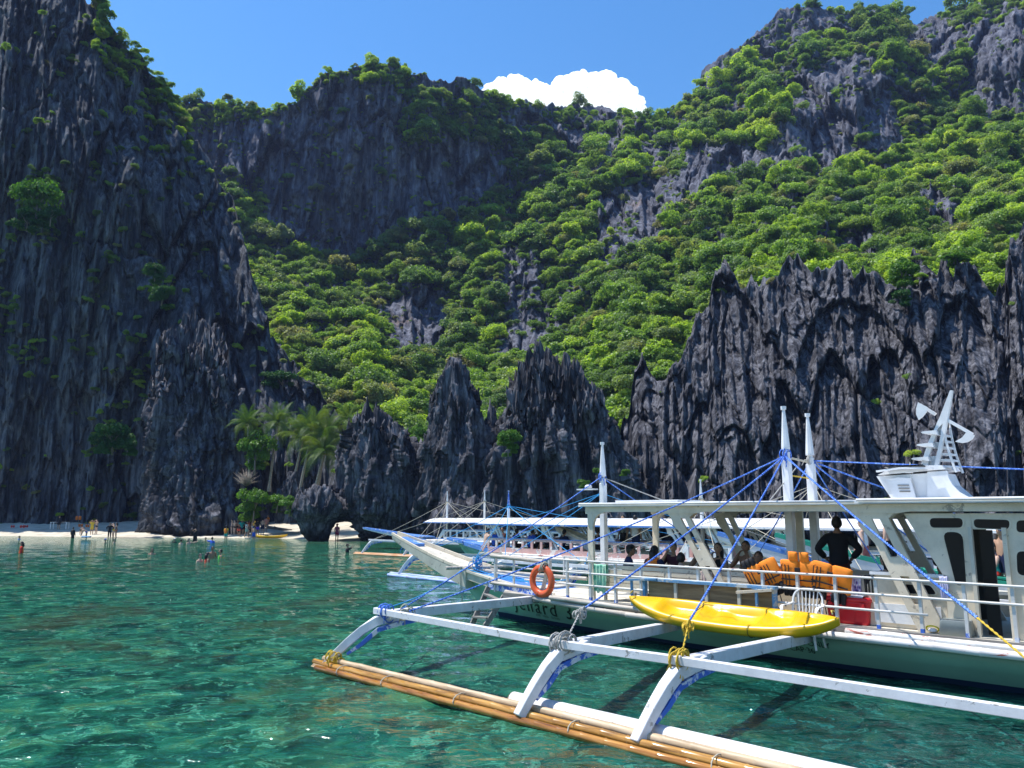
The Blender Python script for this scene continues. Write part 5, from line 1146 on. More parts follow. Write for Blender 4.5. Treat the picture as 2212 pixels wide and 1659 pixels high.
# ------------------------------------------------ the other boats
def banca(fr, label, o):
    b = thing('outrigger_boat', label, 'boat', fr.W(0, 0, 0), fr.A); g = o.get
    hm = M[g('hull', 'hull_green')]; wm = M[g('white', 'boat_white_clean')]; mt = 'arm_white'
    h = link('hull', HULLM, None, b); h.material_slots[0].link = 'OBJECT'; h.material_slots[0].material = hm
    k = g('prow', 1.0); kz = g('prowz', k); z0 = 1.12
    rings = [[(15.5+(s-15.5)*k, w_*.35, z0+(zb-z0)*kz), (15.5+(s-15.5)*k, w_, z0+(zb+.07-z0)*kz), (15.5+(s-15.5)*k, w_+.02, z0+(zt-z0)*kz), (15.5+(s-15.5)*k, -w_-.02, z0+(zt-z0)*kz), (15.5+(s-15.5)*k, -w_, z0+(zb+.07-z0)*kz), (15.5+(s-15.5)*k, -w_*.35, z0+(zb-z0)*kz)] for s, w_, zb, zt in pr]
    pw = MB().loft(rings, sm=False).build('prow', wm, b)
    for sg in (1, -1): MB().barpath([(15.5+(s-15.5)*k, sg*w_, z0+(zt-z0)*kz+.05) for s, w_, zb, zt in pr], .06, .12).build('prow_rail', M[g('trim', 'blue_paint')], pw)
    MB().barpath([(s, 0, .99+(s-13)*.075) for s in (12.6, 13.5, 14.5, 15.6)], 1.0, .04, ws=[1.6, 1.3, 1, .8]).build('foredeck', M[g('trim', 'blue_paint')], b)
    for sg in (1, -1): MB().barpath([(s, sg*(float(np.interp(s, [q[0] for q in ST][::1], [q[2] for q in ST]))+.03), float(np.interp(s, [q[0] for q in ST], [q[4] for q in ST]))+.05) for s in np.linspace(9, 15.8, 12)], .06, .18).build('gunwale_strake', M[g('trim', 'blue_paint')], b)
    MB().box((3, 0, .74), (20, 2.8, .08)).build('deck', M['deck_wood'], b)
    for z, l in ((.64, 1.55), (.74, 1.48)): bamboo('side_bamboo', (12.6-l, l, z+.05), (-6, l, z), .06, g('bam', 'bamboo_white'), b, node=.8)
    rs = g('roof0', 10.8); zr = g('zr', 2.2); r = roof(b, rs, -6.5, -1.45, 1.45, zr, camber=.30, th=.03, mat='boat_white_clean')
    for l in (1.46, -1.46): MB().bar((rs, l, zr-.01), (-6.5, l, zr-.01), .03, .07).build('roof_trim', M[g('rtrim', 'blue_paint')], r)
    MB().bar((rs, 1.45, zr-.02), (rs, -1.45, zr-.02), .04, .06).build('roof_trim', wm, r)
    for s in g('struts', (9.7, 6.9, 4.1, 1.2)):
        strut(b, 'roof_strut', (s+.4, zr-.02), (s-.5, .8), 1.2, mat='boat_white_clean', flare=.12); strut(b, 'roof_strut', (s+.4, zr-.02), (s-.5, .8), -1.2, mat='boat_white_clean', flare=.12)
    for sg in (1, -1):   # side panel with a row of real openings
        sp = MB(); s0, s1 = g('panel', (10.6, -5)); zt = g('pz', 1.5); z0_ = .80
        sp.bar((s0, sg*1.28, zt-.03), (s1, sg*1.28, zt-.03), .05, .10); sp.bar((s0, sg*1.28, z0_+.13), (s1, sg*1.28, z0_+.13), .05, .24); sp.bar((s0+.5, sg*1.28, z0_+.1), (s0, sg*1.28, zt), .05, .2)
        q = s0
        while q > s1: sp.bar((q, sg*1.281, z0_+.2), (q, sg*1.281, zt-.05), .05, .14, up=(1, 0, 0)); q -= .62
        sp.build('side_panel', M[g('panelm', 'boat_white_clean')], b); MB().bar((s0, sg*1.28, zt+.035), (s1, sg*1.28, zt+.035), .09, .03).build('panel_cap', M[g('trim', 'blue_paint')], b)
    for (ms, mz, tip) in g('masts', ((11.1, 3.75, None), (6.6, 4.0, None))):
        mast(b, ms, 0, .8, mz, g('mw', .11), tip=tip)
        for e in ((11.0, 6.3), (7.0, 6.3), (5.3, 6.3), (1.2, 6.3)):
            for sg in ((1, -1) if e[0] in (11.0, 1.2) and g('near', True) else ((1,) if g('near', True) else (-1,))): rope('stay_rope', (ms, 0, mz-.75), (e[0], sg*e[1], .98), g('rr', .013), g('rope', 'rope_cyan'), b, sag=.06)
        knot('mast_lashing', (ms, 0, mz-.75), .09, g('rope', 'rope_cyan'), b, seed=int(ms), n=5, len_=.12)
    for sg in ((1, -1) if g('near', True) else (-1,)):
        for i, s in enumerate((11.0, 7.0, 5.3, 1.2)): arm(b, (s+1.2, sg*.2, .6), (s+.9, sg*1.7, .64), (s, sg*6.42, .9), (s+.4, sg*7.0, .08), brace=g('brace', 'arm_blue'), mat=mt)
        MB().barpath([(11.3, sg*6.5, .95), (5, sg*6.4, .88), (-3, sg*6.4, .86)], .08, .09).build('brace_pole', M['arm_white'], b)
        for l, z in ((6.93, .10), (7.05, .04)): bamboo('float_bamboo', (12.1, sg*l, z), (-3, sg*l, z), .065, g('float', 'bamboo_pale'), b, node=.7)
    if g('ladder'):
        for dl in (0, .35): MB().bar((13.6-dl, .85, .9), (14.1-dl, 1.25, -.05), .05, .08).build('ladder_rail', M['arm_blue'], b)
        for t in (.25, .5, .75): MB().bar((13.6+.5*t, .85+.4*t, .9-.9*t), (13.25+.5*t, .85+.4*t, .9-.9*t), .1, .03).build('ladder_step', M['arm_blue'], b)
    if g('house'):
        s0, s1, zt = g('house'); MB().box(((s0+s1)/2, 0, (zt+.8)/2), (abs(s1-s0), 1.7, zt-.8)).build('cabin', wm, b, bevel=.03)
        rings = [[(s, l, zt+.20*(1-(l/.95)**2)) for l in np.linspace(-.95, .95, 9)]+[(s, l, zt+.20*(1-(l/.95)**2)-.05) for l in np.linspace(.95, -.95, 9)] for s in (s0+.15, s1-.15)]
        MB().loft(rings, sm=False).build('cabin_roof', wm, b)
        for kx in range(3):
            for kz in range(2): MB().box((s0+(s1-s0)*(.2+.3*kx), .853, zt-.35-kz*.45), (.16, .012, .04)).build('vent', M['glass_dark'], b)
    MB().box((g('tb', 6.5), 0, 1.25), (5, .7, .04)).build('table_top', wm, b)
    return b
HULLM = hull.data
F2 = Frame(131, 0, 0)
def fix(fr, x, y, z, s, l):
    """move a frame so that its local point (s, l) lies under the traced point (x, y) at height z"""
    ss, ll = fr.BZ(x, y, z); p = fr.W(ss, ll, 0); q = Vector((fr.a[0]*s+fr.t[0]*l, fr.a[1]*s+fr.t[1]*l, 0)); fr.o = (p.x-q.x, p.y-q.y); return fr
fix(F2, 846, 1240, .08, 11.9, 7.0)
banca(F2, 'outrigger boat with blue float and pale pink side panel moored just behind the near boat', dict(hull='hull_green', prow=.5, prowz=.15, roof0=13.2, zr=2.12, float='float_blue', rope='rope_cyan', panelm='boat_pink', masts=((12.4, 3.75, 'arm_blue'), (6.2, 4.25, 'boat_white_clean')), struts=(11.6, 8.2, 4.6, 1.2), panel=(12.4, -5), pz=1.45) if not M.update(float_blue=bamboo_mat('float_blue', (.22, .30, .70), (.42, .52, .85), (.60, .66, .88), .4, wear=(.45, .20, .12)), boat_pink=paint('boat_pink', (.70, .42, .38), wear=(.75, .70, .66), scale=1.2, amt=.55)) else None)
F3 = Frame(140, 0, 0); fix(F3, 770, 1195, .08, 11.9, 7.0)
banca(F3, 'outrigger boat farthest left with orange bamboo float and blue boarding ladder', dict(hull='hull_green', prow=1.15, prowz=.42, roof0=11.5, zr=2.02, rope='rope_tan', float='bamboo_orange', masts=((10.6, 4.2, None), (7.0, 4.2, None)), ladder=True, struts=(5.2, 1.0), panel=(9.6, -5), rr=.013) if not M.update(bamboo_orange=bamboo_mat('bamboo_orange', (.40, .16, .06), (.62, .33, .15), (.72, .55, .40), .5)) else None)
F4 = Frame(128, 0, 0); fix(F4, 1213, 1151, 1.75, 18.9, 0)
banca(F4, 'white outrigger boat with box cabin seen through the middle of the near boat', dict(hull='boat_white_clean', roof0=10.2, zr=2.15, trim='boat_white', rtrim='boat_white_clean', rope='rope_tan', masts=((10.9, 3.9, None), (6.2, 4.3, None)), house=(3.4, 1.2, 2.15), struts=(9.2, 6.4), rr=.011))
F5 = Frame(150, 0, 0); fix(F5, 1575, 1180, 1.65, 18.9, 0)
banca(F5, 'blue striped outrigger boat seen behind the wheelhouse of the near boat', dict(hull='boat_white_clean', near=False, roof0=11.5, zr=2.05, rope='rope_blue', masts=((10.9, 4.1, 'arm_blue'), (5.2, 4.0, 'arm_blue')), trim='blue_paint', rr=.012))
F6 = Frame(150, 0, 0); fix(F6, 1700, 1172, 1.8, 18.9, 0)
banca(F6, 'green trimmed outrigger boat whose pale prow shows above the orange vests', dict(near=False, hull='boat_white_clean', roof0=10.2, zr=2.15, rope='rope_tan', trim='trim_green', rtrim='boat_white_clean', masts=((10.9, 3.9, 'trim_green'),), rr=.012) if not M.update(trim_green=paint('trim_green', (.02, .30, .20), wear=(.6, .6, .58), scale=2, amt=.58)) else None)

# ------------------------------------------------ things on the near boat
RZ = FM.A
def onboat(name, label, cat, s, l, z, rz=0, group=None): return thing(name, label, cat, FM.W(s, l, z), RZ+rz, group)
# yellow kayak
M['kayak'] = paint('kayak_yellow', (.80, .46, .004), scale=2, rough=.28, dirt=(.55, .36, .02), spec=.5, bumpd=.001)
M['kayak_scuff'] = paint('kayak_scuff', (.50, .36, .06), wear=(.75, .68, .45), scale=7, amt=.55, rough=.6)
def kayak(t, mat='kayak', L=3.85, W_=.78):
    rings = []; n = 60
    for i in range(n+1):
        q = i/n; x = (q-.5)*L; aq = abs(2*q-1); e = max(0.0, 1-aq**2.5)**.72; e = max(e, .04); hw = W_/2*e; rock = aq
        keel = .03*aq**2+.27*aq**5; gun = .25+.15*aq**2.4; ring = []
        for j in range(13):   # underside, side to side
            a = -pi/2+pi*j/12; yy = math.sin(a); zz = 1-math.cos(a)**.75; ring.append((x, hw*yy, keel+(gun-keel)*(zz if abs(yy) < .999 else 1)*1.0))
        well = 0
        for c0, ln, dp in ((-.86, .42, .15), (.28, .42, .15), (-.20, .26, .11), (.95, .26, .11), (1.52, .18, .06)):
            u_ = abs(x-c0)/ln; well = max(well, dp*(1-u_**4) if u_ < 1 else 0)
        foot = .035*max(0, sin((x+.2)*38)) if (-.45 < x < -.0 or .72 < x < 1.15) else 0
        for j in range(1, 14):
            yy = 1-2*j/14; edge = (1-abs(yy)**5); inside = 1/(1+math.exp((abs(yy)-.62)*26)); z = gun+.035*e*(1-abs(yy)**2)-well*inside*(1 if e > .4 else 0)+foot*inside; ring.append((x, hw*yy*.985, z+.02*edge))
        rings.append(ring)
    hullk = MB().loft(rings).build('shell', M[mat], t)
    return hullk
kk = onboat('kayak', 'yellow two-seat sit-on kayak lying on the booms beside the hull', 'kayak', 6.97, 2.12, .66)
kk.rotation_euler = (R(22), R(1.0), RZ+pi+R(2)); kayak(kk)
for x in (-.55, .55, 1.1): MB().tube([(x, .40*cos(t), .20+.20*sin(t)) for t in np.linspace(pi-.25, pi+.9, 8)], .006, 4, caps=False).build('tie_line', cloth(BLACK), kk)
MB().tube([(-.5, -.1, .32), (-.35, -.02, .42), (-.15, .05, .38), (0, .12, .33), (.1, .05, .36)], .006, 4).build('cord', cloth(BLACK), kk)
for x, sg in ((-1.86, 1), (1.86, -1)): MB().tube([(x, -.05, .50), (x+.03*sg, 0, .53), (x, .05, .50)], .014, 6).build('end_loop', M['kayak_scuff'], kk)
for x0 in (-1.1, -.3, .5): MB().ball((x0, .02, .025), .30, 14, 6, sq=(1.1, .35, .08)).build('keel_scuff', M['kayak_scuff'], kk)
# life ring
ringc = FM.W(11.88, 1.47, 1.13); lr = thing('life_ring', 'orange life ring hanging on the bow rail', 'life ring', ringc, RZ)
M['ring'] = paint('ring_orange', (.78, .12, .035), scale=3, rough=.35, dirt=(.5, .12, .05))
V = []; nR, nr = 48, 16
for i in range(nR):
    a = 2*pi*i/nR
    for j in range(nr):
        q = 2*pi*j/nr; rr_ = .285+.078*cos(q); V.append((rr_*cos(a), .062*sin(q), rr_*sin(a)))
F = [(i*nr+j, i*nr+(j+1) % nr, ((i+1) % nR)*nr+(j+1) % nr, ((i+1) % nR)*nr+j) for i in range(nR) for j in range(nr)]
MB().add(V, F, True).build('ring_body', M['ring'], lr)
for a in (.35, 1.9, 3.5, 5.0):
    c = Vector((cos(a)*.285, 0, sin(a)*.285)); rd = Vector((cos(a), 0, sin(a))); MB().tube([c+rd*.080*cos(t)+Vector((0, .064*sin(t), 0)) for t in np.linspace(0, 2*pi, 19)], .003, 4, caps=False).build('seam', cloth((.35, .05, .02)), lr)
knot('ring_lashing', (-.07, 0, .31), .085, 'rope_tan', lr, seed=3, n=10, len_=.08)
MB().prism([(-.12, .22), (-.02, .24), (.13, -.22), (.04, -.24)], (0, -.05, 0), (1, 0, 0), (0, 0, 1), (0, .03, 0)).build('brace', M['boat_white'], boat).matrix_local = Matrix.Translation((11.88, 1.40, 1.13))
# cooler
co_ = onboat('cooler', 'red plastic cooler box on the side deck beside the white chair', 'cooler', 5.31, .98, .80)
M['red_plastic'] = paint('red_plastic', (.68, .02, .03), scale=3, rough=.3, dirt=(.5, .05, .05)); M['grey_cloth'] = paint('grey_cloth', (.55, .57, .62), wear=(.25, .28, .4), scale=9, amt=.55, rough=.9)
m = MB(); rg = []
for z, k in ((0, .90), (.06, .93), (.34, 1.0), (.36, 1.03)): rg.append([(a*k*.35, b*k*.21, z) for a, b in rr_poly([(-1, -1), (1, -1), (1, 1), (-1, 1)], .18)])
m.loft(rg).build('box', M['red_plastic'], co_); rg = [[(a*k*.35, b*k*.21, z) for a, b in rr_poly([(-1, -1), (1, -1), (1, 1), (-1, 1)], .18)] for z, k in ((.362, 1.06), (.40, 1.07), (.435, 1.0))]; MB().loft(rg).build('lid', M['red_plastic'], co_)
for x in (-.26, .26): MB().box((x, .232, .30), (.07, .03, .09)).build('latch', M['red_plastic'], co_)
MB().tube([(.37, -.08, .30), (.40, -.07, .26), (.40, .07, .26), (.37, .08, .30)], .012, 6).build('handle', M['red_plastic'], co_)
for x in (-.12, .12): MB().box((x, .198, .17), (.012, .012, .22)).build('rib', M['red_plastic'], co_)
cl = onboat('cloth', 'grey folded cloth lying on the lid of the red cooler', 'cloth', 5.31, .98, 1.238)
u = np.linspace(-.27, .27, 24); v = np.linspace(-.17, .21, 16); U, Vv = np.meshgrid(u, v, indexing='ij'); Z = .012+.012*fbm(U*9, Vv*9, 0*U, 3, 5)+.01; Z = np.where(Vv > .19, Z-.03, Z)
link('cloth_sheet', np_mesh('cloth_sheet', np.stack([U, Vv, Z], -1).reshape(-1, 3), grid_faces(24, 16)), M['grey_cloth'], cl)
# plastic chair
M['chair'] = paint('chair_white', (.80, .80, .79), scale=3, rough=.35)
def plastic_chair(t):
    rg = []
    for z, k in ((.40, 1), (.43, 1)): rg.append([(a*.22*k, b*.21*k, z) for a, b in rr_poly([(-1, -1), (1, -1), (1, 1), (-1, 1)], .3)])
    MB().loft(rg).build('seat', M['chair'], t)
    for sx in (-1, 1):
        for sy in (-1, 1):
            m = MB(); m.bar((sx*.20, sy*.19, .41), (sx*.265, sy*.245, 0), .055, .035, up=(1, 0, 0), w2=.03, h2=.025); m.build('leg', M['chair'], t)
    arch = fjoint([(-.24, -.20, .42), (-.245, -.25, .62), (-.235, -.29, .80), (-.15, -.31, .905), (0, -.32, .925), (.15, -.31, .905), (.235, -.29, .80), (.245, -.25, .62), (.24, -.20, .42)], 5)
    MB().barpath(arch, .022, .055, up=(0, 1, .2)).build('back_frame', M['chair'], t)
    for i, x in enumerate(np.linspace(-.15, .15, 6)):
        MB().barpath([(x*.75, -.21, .42), (x*.95, -.265, .62), (x*1.1, -.305, .885)], .012, .028, up=(0, 1, .2)).build('back_slat', M['chair'], t)
    for sx in (-1, 1): MB().barpath(fjoint([(sx*.24, -.28, .70), (sx*.285, -.12, .665), (sx*.30, .08, .66), (sx*.285, .20, .62), (sx*.25, .22, .42)], 5), .05, .018, up=(sx*.1, 0, 1)).build('armrest', M['chair'], t)
ch = onboat('plastic_chair', 'white plastic armchair hung outside the rail behind the yellow kayak', 'chair', 5.83, 1.66, .42, pi); plastic_chair(ch)
ch.location = FM.W(5.83, 1.72, .43); ch.rotation_euler = (R(2), 0, RZ+pi+R(8)); ch.rotation_euler.z = RZ+R(6)
st = onboat('step_stool', 'grey plastic step stool on the deck by the wheelhouse wall', 'stool', 3.66, 1.24, .80)
MB().loft([[(a*.20*k, b*.12*k, z) for a, b in rr_poly([(-1, -1), (1, -1), (1, 1), (-1, 1)], .2)] for z, k in ((0, 1.12), (.21, 1.0), (.23, .95))]).build('stool_body', paint('stool_grey', (.25, .28, .27), rough=.4), st)
mk = onboat('snorkel_mask', 'yellow framed snorkel mask lying on the deck edge', 'mask', 4.0, 1.22, .81); MB().tube([(.09*cos(t), .03*sin(t)+.02, .05+.045*sin(t)) for t in np.linspace(0, 2*pi, 15)], .012, 6, caps=False).build('mask_frame', cloth((.75, .65, .02)), mk); MB().ball((0, .03, .03), .07, 8, 6, (1, .6, .5)).build('mask_lens', M['pvc'], mk)
# folded gangway leaning on the rail
gp = onboat('gangway', 'blue framed wooden gangway panel leaning against the rail above the kayak', 'gangway', 0, 0, 0); gp.location = FM.W(7.78, 1.47, .80)
for i in range(4):
    x0 = 1.28-i*.66; MB().box((x0-.33, 0, .27), (.62, .02, .46)).build('plywood_panel', M['ply'], gp); 
for i in range(1, 4): MB().box((1.28-i*.66, .035, .27), (.06, .05, .52)).build('batten', M['weathered'], gp)
for z in (.53,): MB().box((-.02, .03, z), (2.78, .14, .05)).build('frame_rail', M['blue_faded'], gp)
MB().box((-.02, .02, .02), (2.70, .05, .05)).build('frame_rail', M['blue_faded'], gp)
for x in (1.33, -1.37): MB().box((x, .03, .26), (.06, .09, .54)).build('frame_post', M['blue_faded'], gp)
MB().bar((1.0, .1, .55), (1.78, .22, .50), .09, .035).build('frame_arm', M['blue_faded'], gp); MB().bar((-.75, .22, .43), (-1.36, .1, .50), .09, .045).build('frame_arm', M['weathered'], gp)
for x in (1.55, -1.1): MB().bar((x, .17, .50), (x, .16, .02), .045, .04, up=(1, 0, 0)).build('frame_leg', M['blue_faded'], gp)
MB().bar((-1.0, .12, .52), (-1.30, .05, .50), .07, .04).build('frame_arm', M['blue_faded'], gp)
# towels
def drape(name, label, cat, s, l, z, w_, drop, mat, front=1, amp=.02, back=.2, rz=0, seed=1):
    t = onboat(name, label, cat, s, l, z, rz); nu, nv = 22, 24; V = []
    for i in range(nu):
        for j in range(nv):
            x = (i/(nu-1)-.5)*w_; q = j/(nv-1); Lq = q*(drop+back)-back
            f = amp*(sin(i*1.15+seed)+.5*sin(i*2.3+seed*2))
            if Lq < 0: V.append((x, -.03-f*.4*(-Lq/back), -abs(Lq)))
            else: V.append((x*(1-.12*Lq/drop+.05*sin(q*9+seed)), .03*front+f*min(1, Lq*4), -Lq+.02*sin(i*.6+seed)*q))
    me = np_mesh(name, np.array(V), grid_faces(nu, nv)); link('fabric', me, mat, t); return t
def pattern_mat(name, c1, c2, c3, scale):
    m, nt, b = newmat(name); v = nt.nodes.new('ShaderNodeTexVoronoi'); v.inputs['Scale'].default_value = scale; nt.links.new(coords(nt), v.inputs['Vector'])
    c = ramp(nt, v.outputs['Distance'], [(.25, c1), (.4, c2), (.7, c3)]); nt.links.new(c, b.inputs['Base Color']); b.inputs['Roughness'].default_value = .9; return m
drape('towel', 'mint green patterned towel hanging over the white bench back', 'towel', 10.42, 1.22, 1.55, .34, .58, pattern_mat('towel_green', (.10, .38, .26), (.22, .55, .40), (.40, .62, .45), 9), seed=2)
drape('towel', 'pale pink towel hanging over the gangway beside the slanting strut', 'towel', 7.95, 1.1, 1.52, .24, .2, cloth((.75, .58, .52)), seed=3)
drape('scarf', 'purple and white flowered scarf hanging beside the red cooler', 'scarf', 5.18, 1.03, 1.60, .17, .50, pattern_mat('scarf_purple', (.03, .02, .12), (.18, .12, .40), (.75, .72, .8), 14), seed=5)
drape('bag', 'black dry bag with green flecks hanging on the low panel by the big strut', 'bag', 4.95, 1.03, 1.60, .22, .30, pattern_mat('bag_black', (.02, .03, .015), (.015, .016, .018), (.02, .02, .02), 12), amp=.03, seed=6)
drape('towel', 'white towel hanging on the edge of the wheelhouse', 'towel', 3.80, 1.18, 1.66, .12, .34, cloth((.62, .60, .80)), seed=7)
# life vests drying on the panel
M['vest'] = paint('vest_orange', (.95, .27, .02), scale=4, rough=.8); M['strap'] = paint('strap_black', (.02, .02, .025), scale=8, rough=.7)
def vest(label, s, l, z, rz, tilt=0, open_=False):
    t = onboat('life_vest', label, 'life vest', s, l, z); t.rotation_euler = (R(-8), R(tilt), RZ+rz)
    def pad(cx, cz, w_, h_, th, mt_, name, nx=1):
        rg = []
        for q in np.linspace(-1, 1, 9):
            k = (1-abs(q)**4)**.5*.96+.04; rg.append([(cx+w_/2*q, th/2*k*cos(a), cz+h_/2*(.90+.10*k)*sin(a)*(1 if abs(sin(a)) > .5 else 1)) for a in np.linspace(0, 2*pi, 16, endpoint=False)])
        return MB().loft(rg).build(name, M[mt_], t)
    pad(-.17, 0, .34, .46, .11, 'vest', 'vest_pad'); pad(.17, 0, .34, .46, .11, 'vest', 'vest_pad')
    for i in range(3): pad(-.235+.085*i, -.30, .08, .22, .10, 'strap', 'float_cell')
    for i in range(3): pad(.10+.085*i, -.30, .08, .22, .10, 'strap', 'float_cell')
    for cx in ((-.17, .17) if tilt > 10 else (.17,)):
        for dx in (.0, .06, .12): MB().box((cx+dx, .060, -.02), (.014, .012, .34)).build('webbing', M['strap'], t)
    for i in range(3): pad(.08+.085*i, .29, .08, .16, .09, 'strap', 'float_cell') if tilt > 10 else None
    for z_ in (-.10,): MB().box((0, .070, z_), (.62, .012, .022)).build('webbing', M['strap'], t)
    if open_: pad(-.10, .29, .17, .17, .08, 'vest', 'collar'); pad(.10, .29, .17, .17, .08, 'vest', 'collar')
    MB().box((0, .082, .08), (.09, .03, .07)).build('buckle', M['strap'], t)
    for x in (-.12, .02, .14): MB().tube([(x, .02, -.38), (x+.02, .05, -.52), (x-.01, .05, -.62)], .010, 5).build('strap_end', M['strap'], t)
    text_on('lettering', 'BACUIT', lambda x, y: Vector((-.05+.55*x*0-.0-.24+.0+y*.2+x*.75, .062, .13-x*.35+y)), .07, cloth((.35, .12, .03)), t).scale = (-1, 1, 1)
    return t
vest('orange life vest with black straps, slumped over the panel left of the other vests', 6.72, 1.25, 1.52, 0, 24); vest('orange life vest spread open with its collar standing up, above the plastic chair', 6.05, 1.25, 1.58, 0, -2, True); vest('orange life vest at the right end of the row, above the red cooler', 5.50, 1.26, 1.54, 0, -12)
bx = onboat('box', 'orange box on the table behind the slanting roof strut', 'box', 7.15, .15, 1.37); MB().box((0, 0, .09), (.25, .25, .18)).build('carton', cloth(ORANGE), bx)

# people aboard the near boat
P_ = lambda x, y, l: FM.BL(x, y, l)[0]
def seated(label, x, l, back, kind='sitlean', z=1.22, dz=0, **kw):
    s = P_(x, 1200, l); return person(label, kind, FM.W(s, l, z-.08), RZ+(0 if back else pi)+kw.pop('rz', 0), sc_=kw.pop('sc_', .93), **kw)
seated('man in dark cap and navy shirt at the front end of the white bench', 1350, .72, True, hat=('cap', BLACK), shirt=NAVY, shorts=NAVY, rz=-.9, skin=1)
seated('person with black hair in an orange life vest seen from behind on the bench', 1407, .72, True, hair='long', long=NAVY, vest=ORANGE, shorts=BLACK)
seated('bare-shouldered person with dark hair beside the slanting strut', 1470, .74, True, skin=2, shorts=BLACK, hair='short', rz=.5, z=1.1)
seated('person in a dark top facing the viewer behind the slanting strut', 1455, -.75, False, kind='siteat', shirt=(.05, .01, .03), shorts=BLACK, skin=0)
seated('long-haired woman in shade right of the slanting strut', 1522, -.35, False, hair='long', tank=BLACK, shorts=BLACK, kind='siteat', z=1.25)
seated('long-haired woman in a purple flowered wrap', 1552, -.1, False, hair='long', tank=BLACK, shorts=PURP, kind='siteat', z=1.25)
seated('dark-haired man drinking in the shade beside the orange box', 1612, -.2, False, skin=1, shorts=BLACK, kind='siteat', z=1.30)
seated('person with tied-up hair left of the orange vests', 1645, .1, False, skin=1, top=BLACK, brief=BLACK, z=1.16)
person('tall man in dark clothes standing with hands on hips under the roof', 'hips', FM.W(P_(1812, 1200, .1), .1, .80), RZ+.4, skin=1, sc_=1.0, long=BLACK, shorts=(.05, .015, .012))
seated('long-haired woman with her back to the big strut', 1925, .45, True, hair='long', top=BLACK, brief=BLACK, rz=1.2, skin=2)
seated('shirtless man in sunglasses stretching his arm along the coaming', 2028, .72, True, kind='sitarm', skin=1, shorts=NAVY, rz=-.5, z=1.16, sc_=1.0)
# people aboard the other boats
def onother(fr, label, x, l, kind, z, rz, **kw): s = fr.BL(x, 1190, l)[0]; return person(label, kind, fr.W(s, l, z), fr.A+rz, **kw)
for x, l, lab, kw in ((1050, .6, 'bare-backed person at the left end of the table on the boat behind', dict(brief=BLACK, skin=2)), (1068, .7, 'person in a black and blue shirt on the boat behind', dict(shirt=BLUE, shorts=BLACK)), (1086, -.6, 'man facing the viewer at the table on the boat behind', dict(shirt=(.06, .01, .01), shorts=BLACK)),
                      (1112, .7, 'person in black beside the slotted strut of the boat behind', dict(long=BLACK, shorts=BLACK)), (1146, .6, 'person in a bright blue shirt on the boat behind', dict(shirt=BLUE, shorts=BLACK)), (1164, -.4, 'woman in black eating at the table on the boat behind', dict(long=BLACK, shorts=BLACK, hair='long')),
                      (1182, -.2, 'dark-haired person beside the woman in black on the boat behind', dict(shirt=(.10, .03, .03), shorts=BLACK)), (1215, .6, 'person in a striped blue shirt at the right end of the boat behind', dict(shirt=NAVY, shorts=BLACK))):
    onother(F2, lab, x, l, 'siteat' if l < 0 else 'sitlean', 1.05, (pi if l < 0 else 0), **kw)
onother(F4, 'seated person in dark clothes on the boat seen past the front post', 1292, .5, 'sit', 1.1, 0, shirt=BLACK, shorts=BLACK)
onother(F4, 'standing person in a grey top on the boat seen past the front post', 1348, -.2, 'stand', .8, pi, tank=(.3, .32, .28), shorts=BLACK)
onother(F4, 'standing person in a white t-shirt seen between the posts', 1374, .3, 'stand', .8, 0, shirt=WHITE, shorts=NAVY)
onother(F5, 'man in a white tank top and cap bending over behind the big strut', 1866, .3, 'walk', .72, 1.2, tank=WHITE, shorts=(.3, .1, .1), hat=('cap', WHITE), skin=2)
onother(F5, 'shirtless man seen through the wheelhouse door', 2165, .5, 'stand', .55, 2.4, shorts=NAVY, skin=0)
onother(F5, 'bare-backed man behind the shirtless man in the doorway view', 2184, -.8, 'bend', .95, .2, shorts=BLACK, skin=1)
onother(F5, 'person sitting at the left edge of the doorway view', 2146, .4, 'sit', 1.0, 2.0, tank=TEAL, shorts=REDV, skin=2)
onother(F5, 'sunburnt man standing under the white roof behind the slotted frame', 1925, -.3, 'stand', .85, 1.0, shorts=BLACK, skin=2)
# ================================================================== SHORE LIFE
def beach_z(X, Y):
    X, Y = np.float64(X), np.float64(Y); T = Y-shore(X); z = T*.05 if T < 0 else .09*T; z = min(z, 1.9+.012*T)
    X, Y = np.array([X]), np.array([Y]); return float(z+(.10*fbm(X*.25, Y*.25, 0*X, 4, 40)*np.clip((T+3)/6, 0, 1)+.03*fbm(X*1.5, Y*1.5, 0*X, 3, 41))[0])
def sp(x, y): return (x*.54004, y*.54004)          # original pixels -> tracing scale
def foot(x, y, water=False):
    """where the sight line through an original-photo pixel meets the sand (or the sea)"""
    x, y = sp(x, y); p = at(x, y, 10); d = (p-Vector((0, 0, EYE))).normalized(); t = 30.
    while t < 140:
        q = Vector((0, 0, EYE))+d*t; g = 0.0 if water else max(0.0, beach_z(q.x, q.y))
        if q.z <= g: return q
        t += .15
    return q
def wade(label, x, ywl, depth, rz, kind='stand', **kw):
    q = foot(x, ywl, True); return person(label, kind, (q.x, q.y, -depth), rz, **kw)
def onsand(label, x, yf, rz, kind='stand', **kw):
    q = foot(x, yf); return person(label, kind, (q.x, q.y, max(0, beach_z(q.x, q.y))), rz, **kw)
onsand('person in black standing behind the white table on the beach', 234, 2119, .2, long=BLACK, shorts=BLACK)
wade('person in a black wetsuit standing waist deep below the white table', 290, 2153, .55, 2.9, long=BLACK, trousers=BLACK)
onsand('child bending on the sand beside the orange vests', 321, 2140, 1.2, 'bend', sc_=.75, brief=BLACK, skin=2)
wade('pale-skinned person bending over a blue board in the shallows', 345, 2152, .25, -1.2, 'bend', brief=BLUE, skin=2)
onsand('person in a yellow shirt on the beach near the bending swimmer', 366, 2139, .3, 'headhands', shirt=YEL, shorts=YEL)
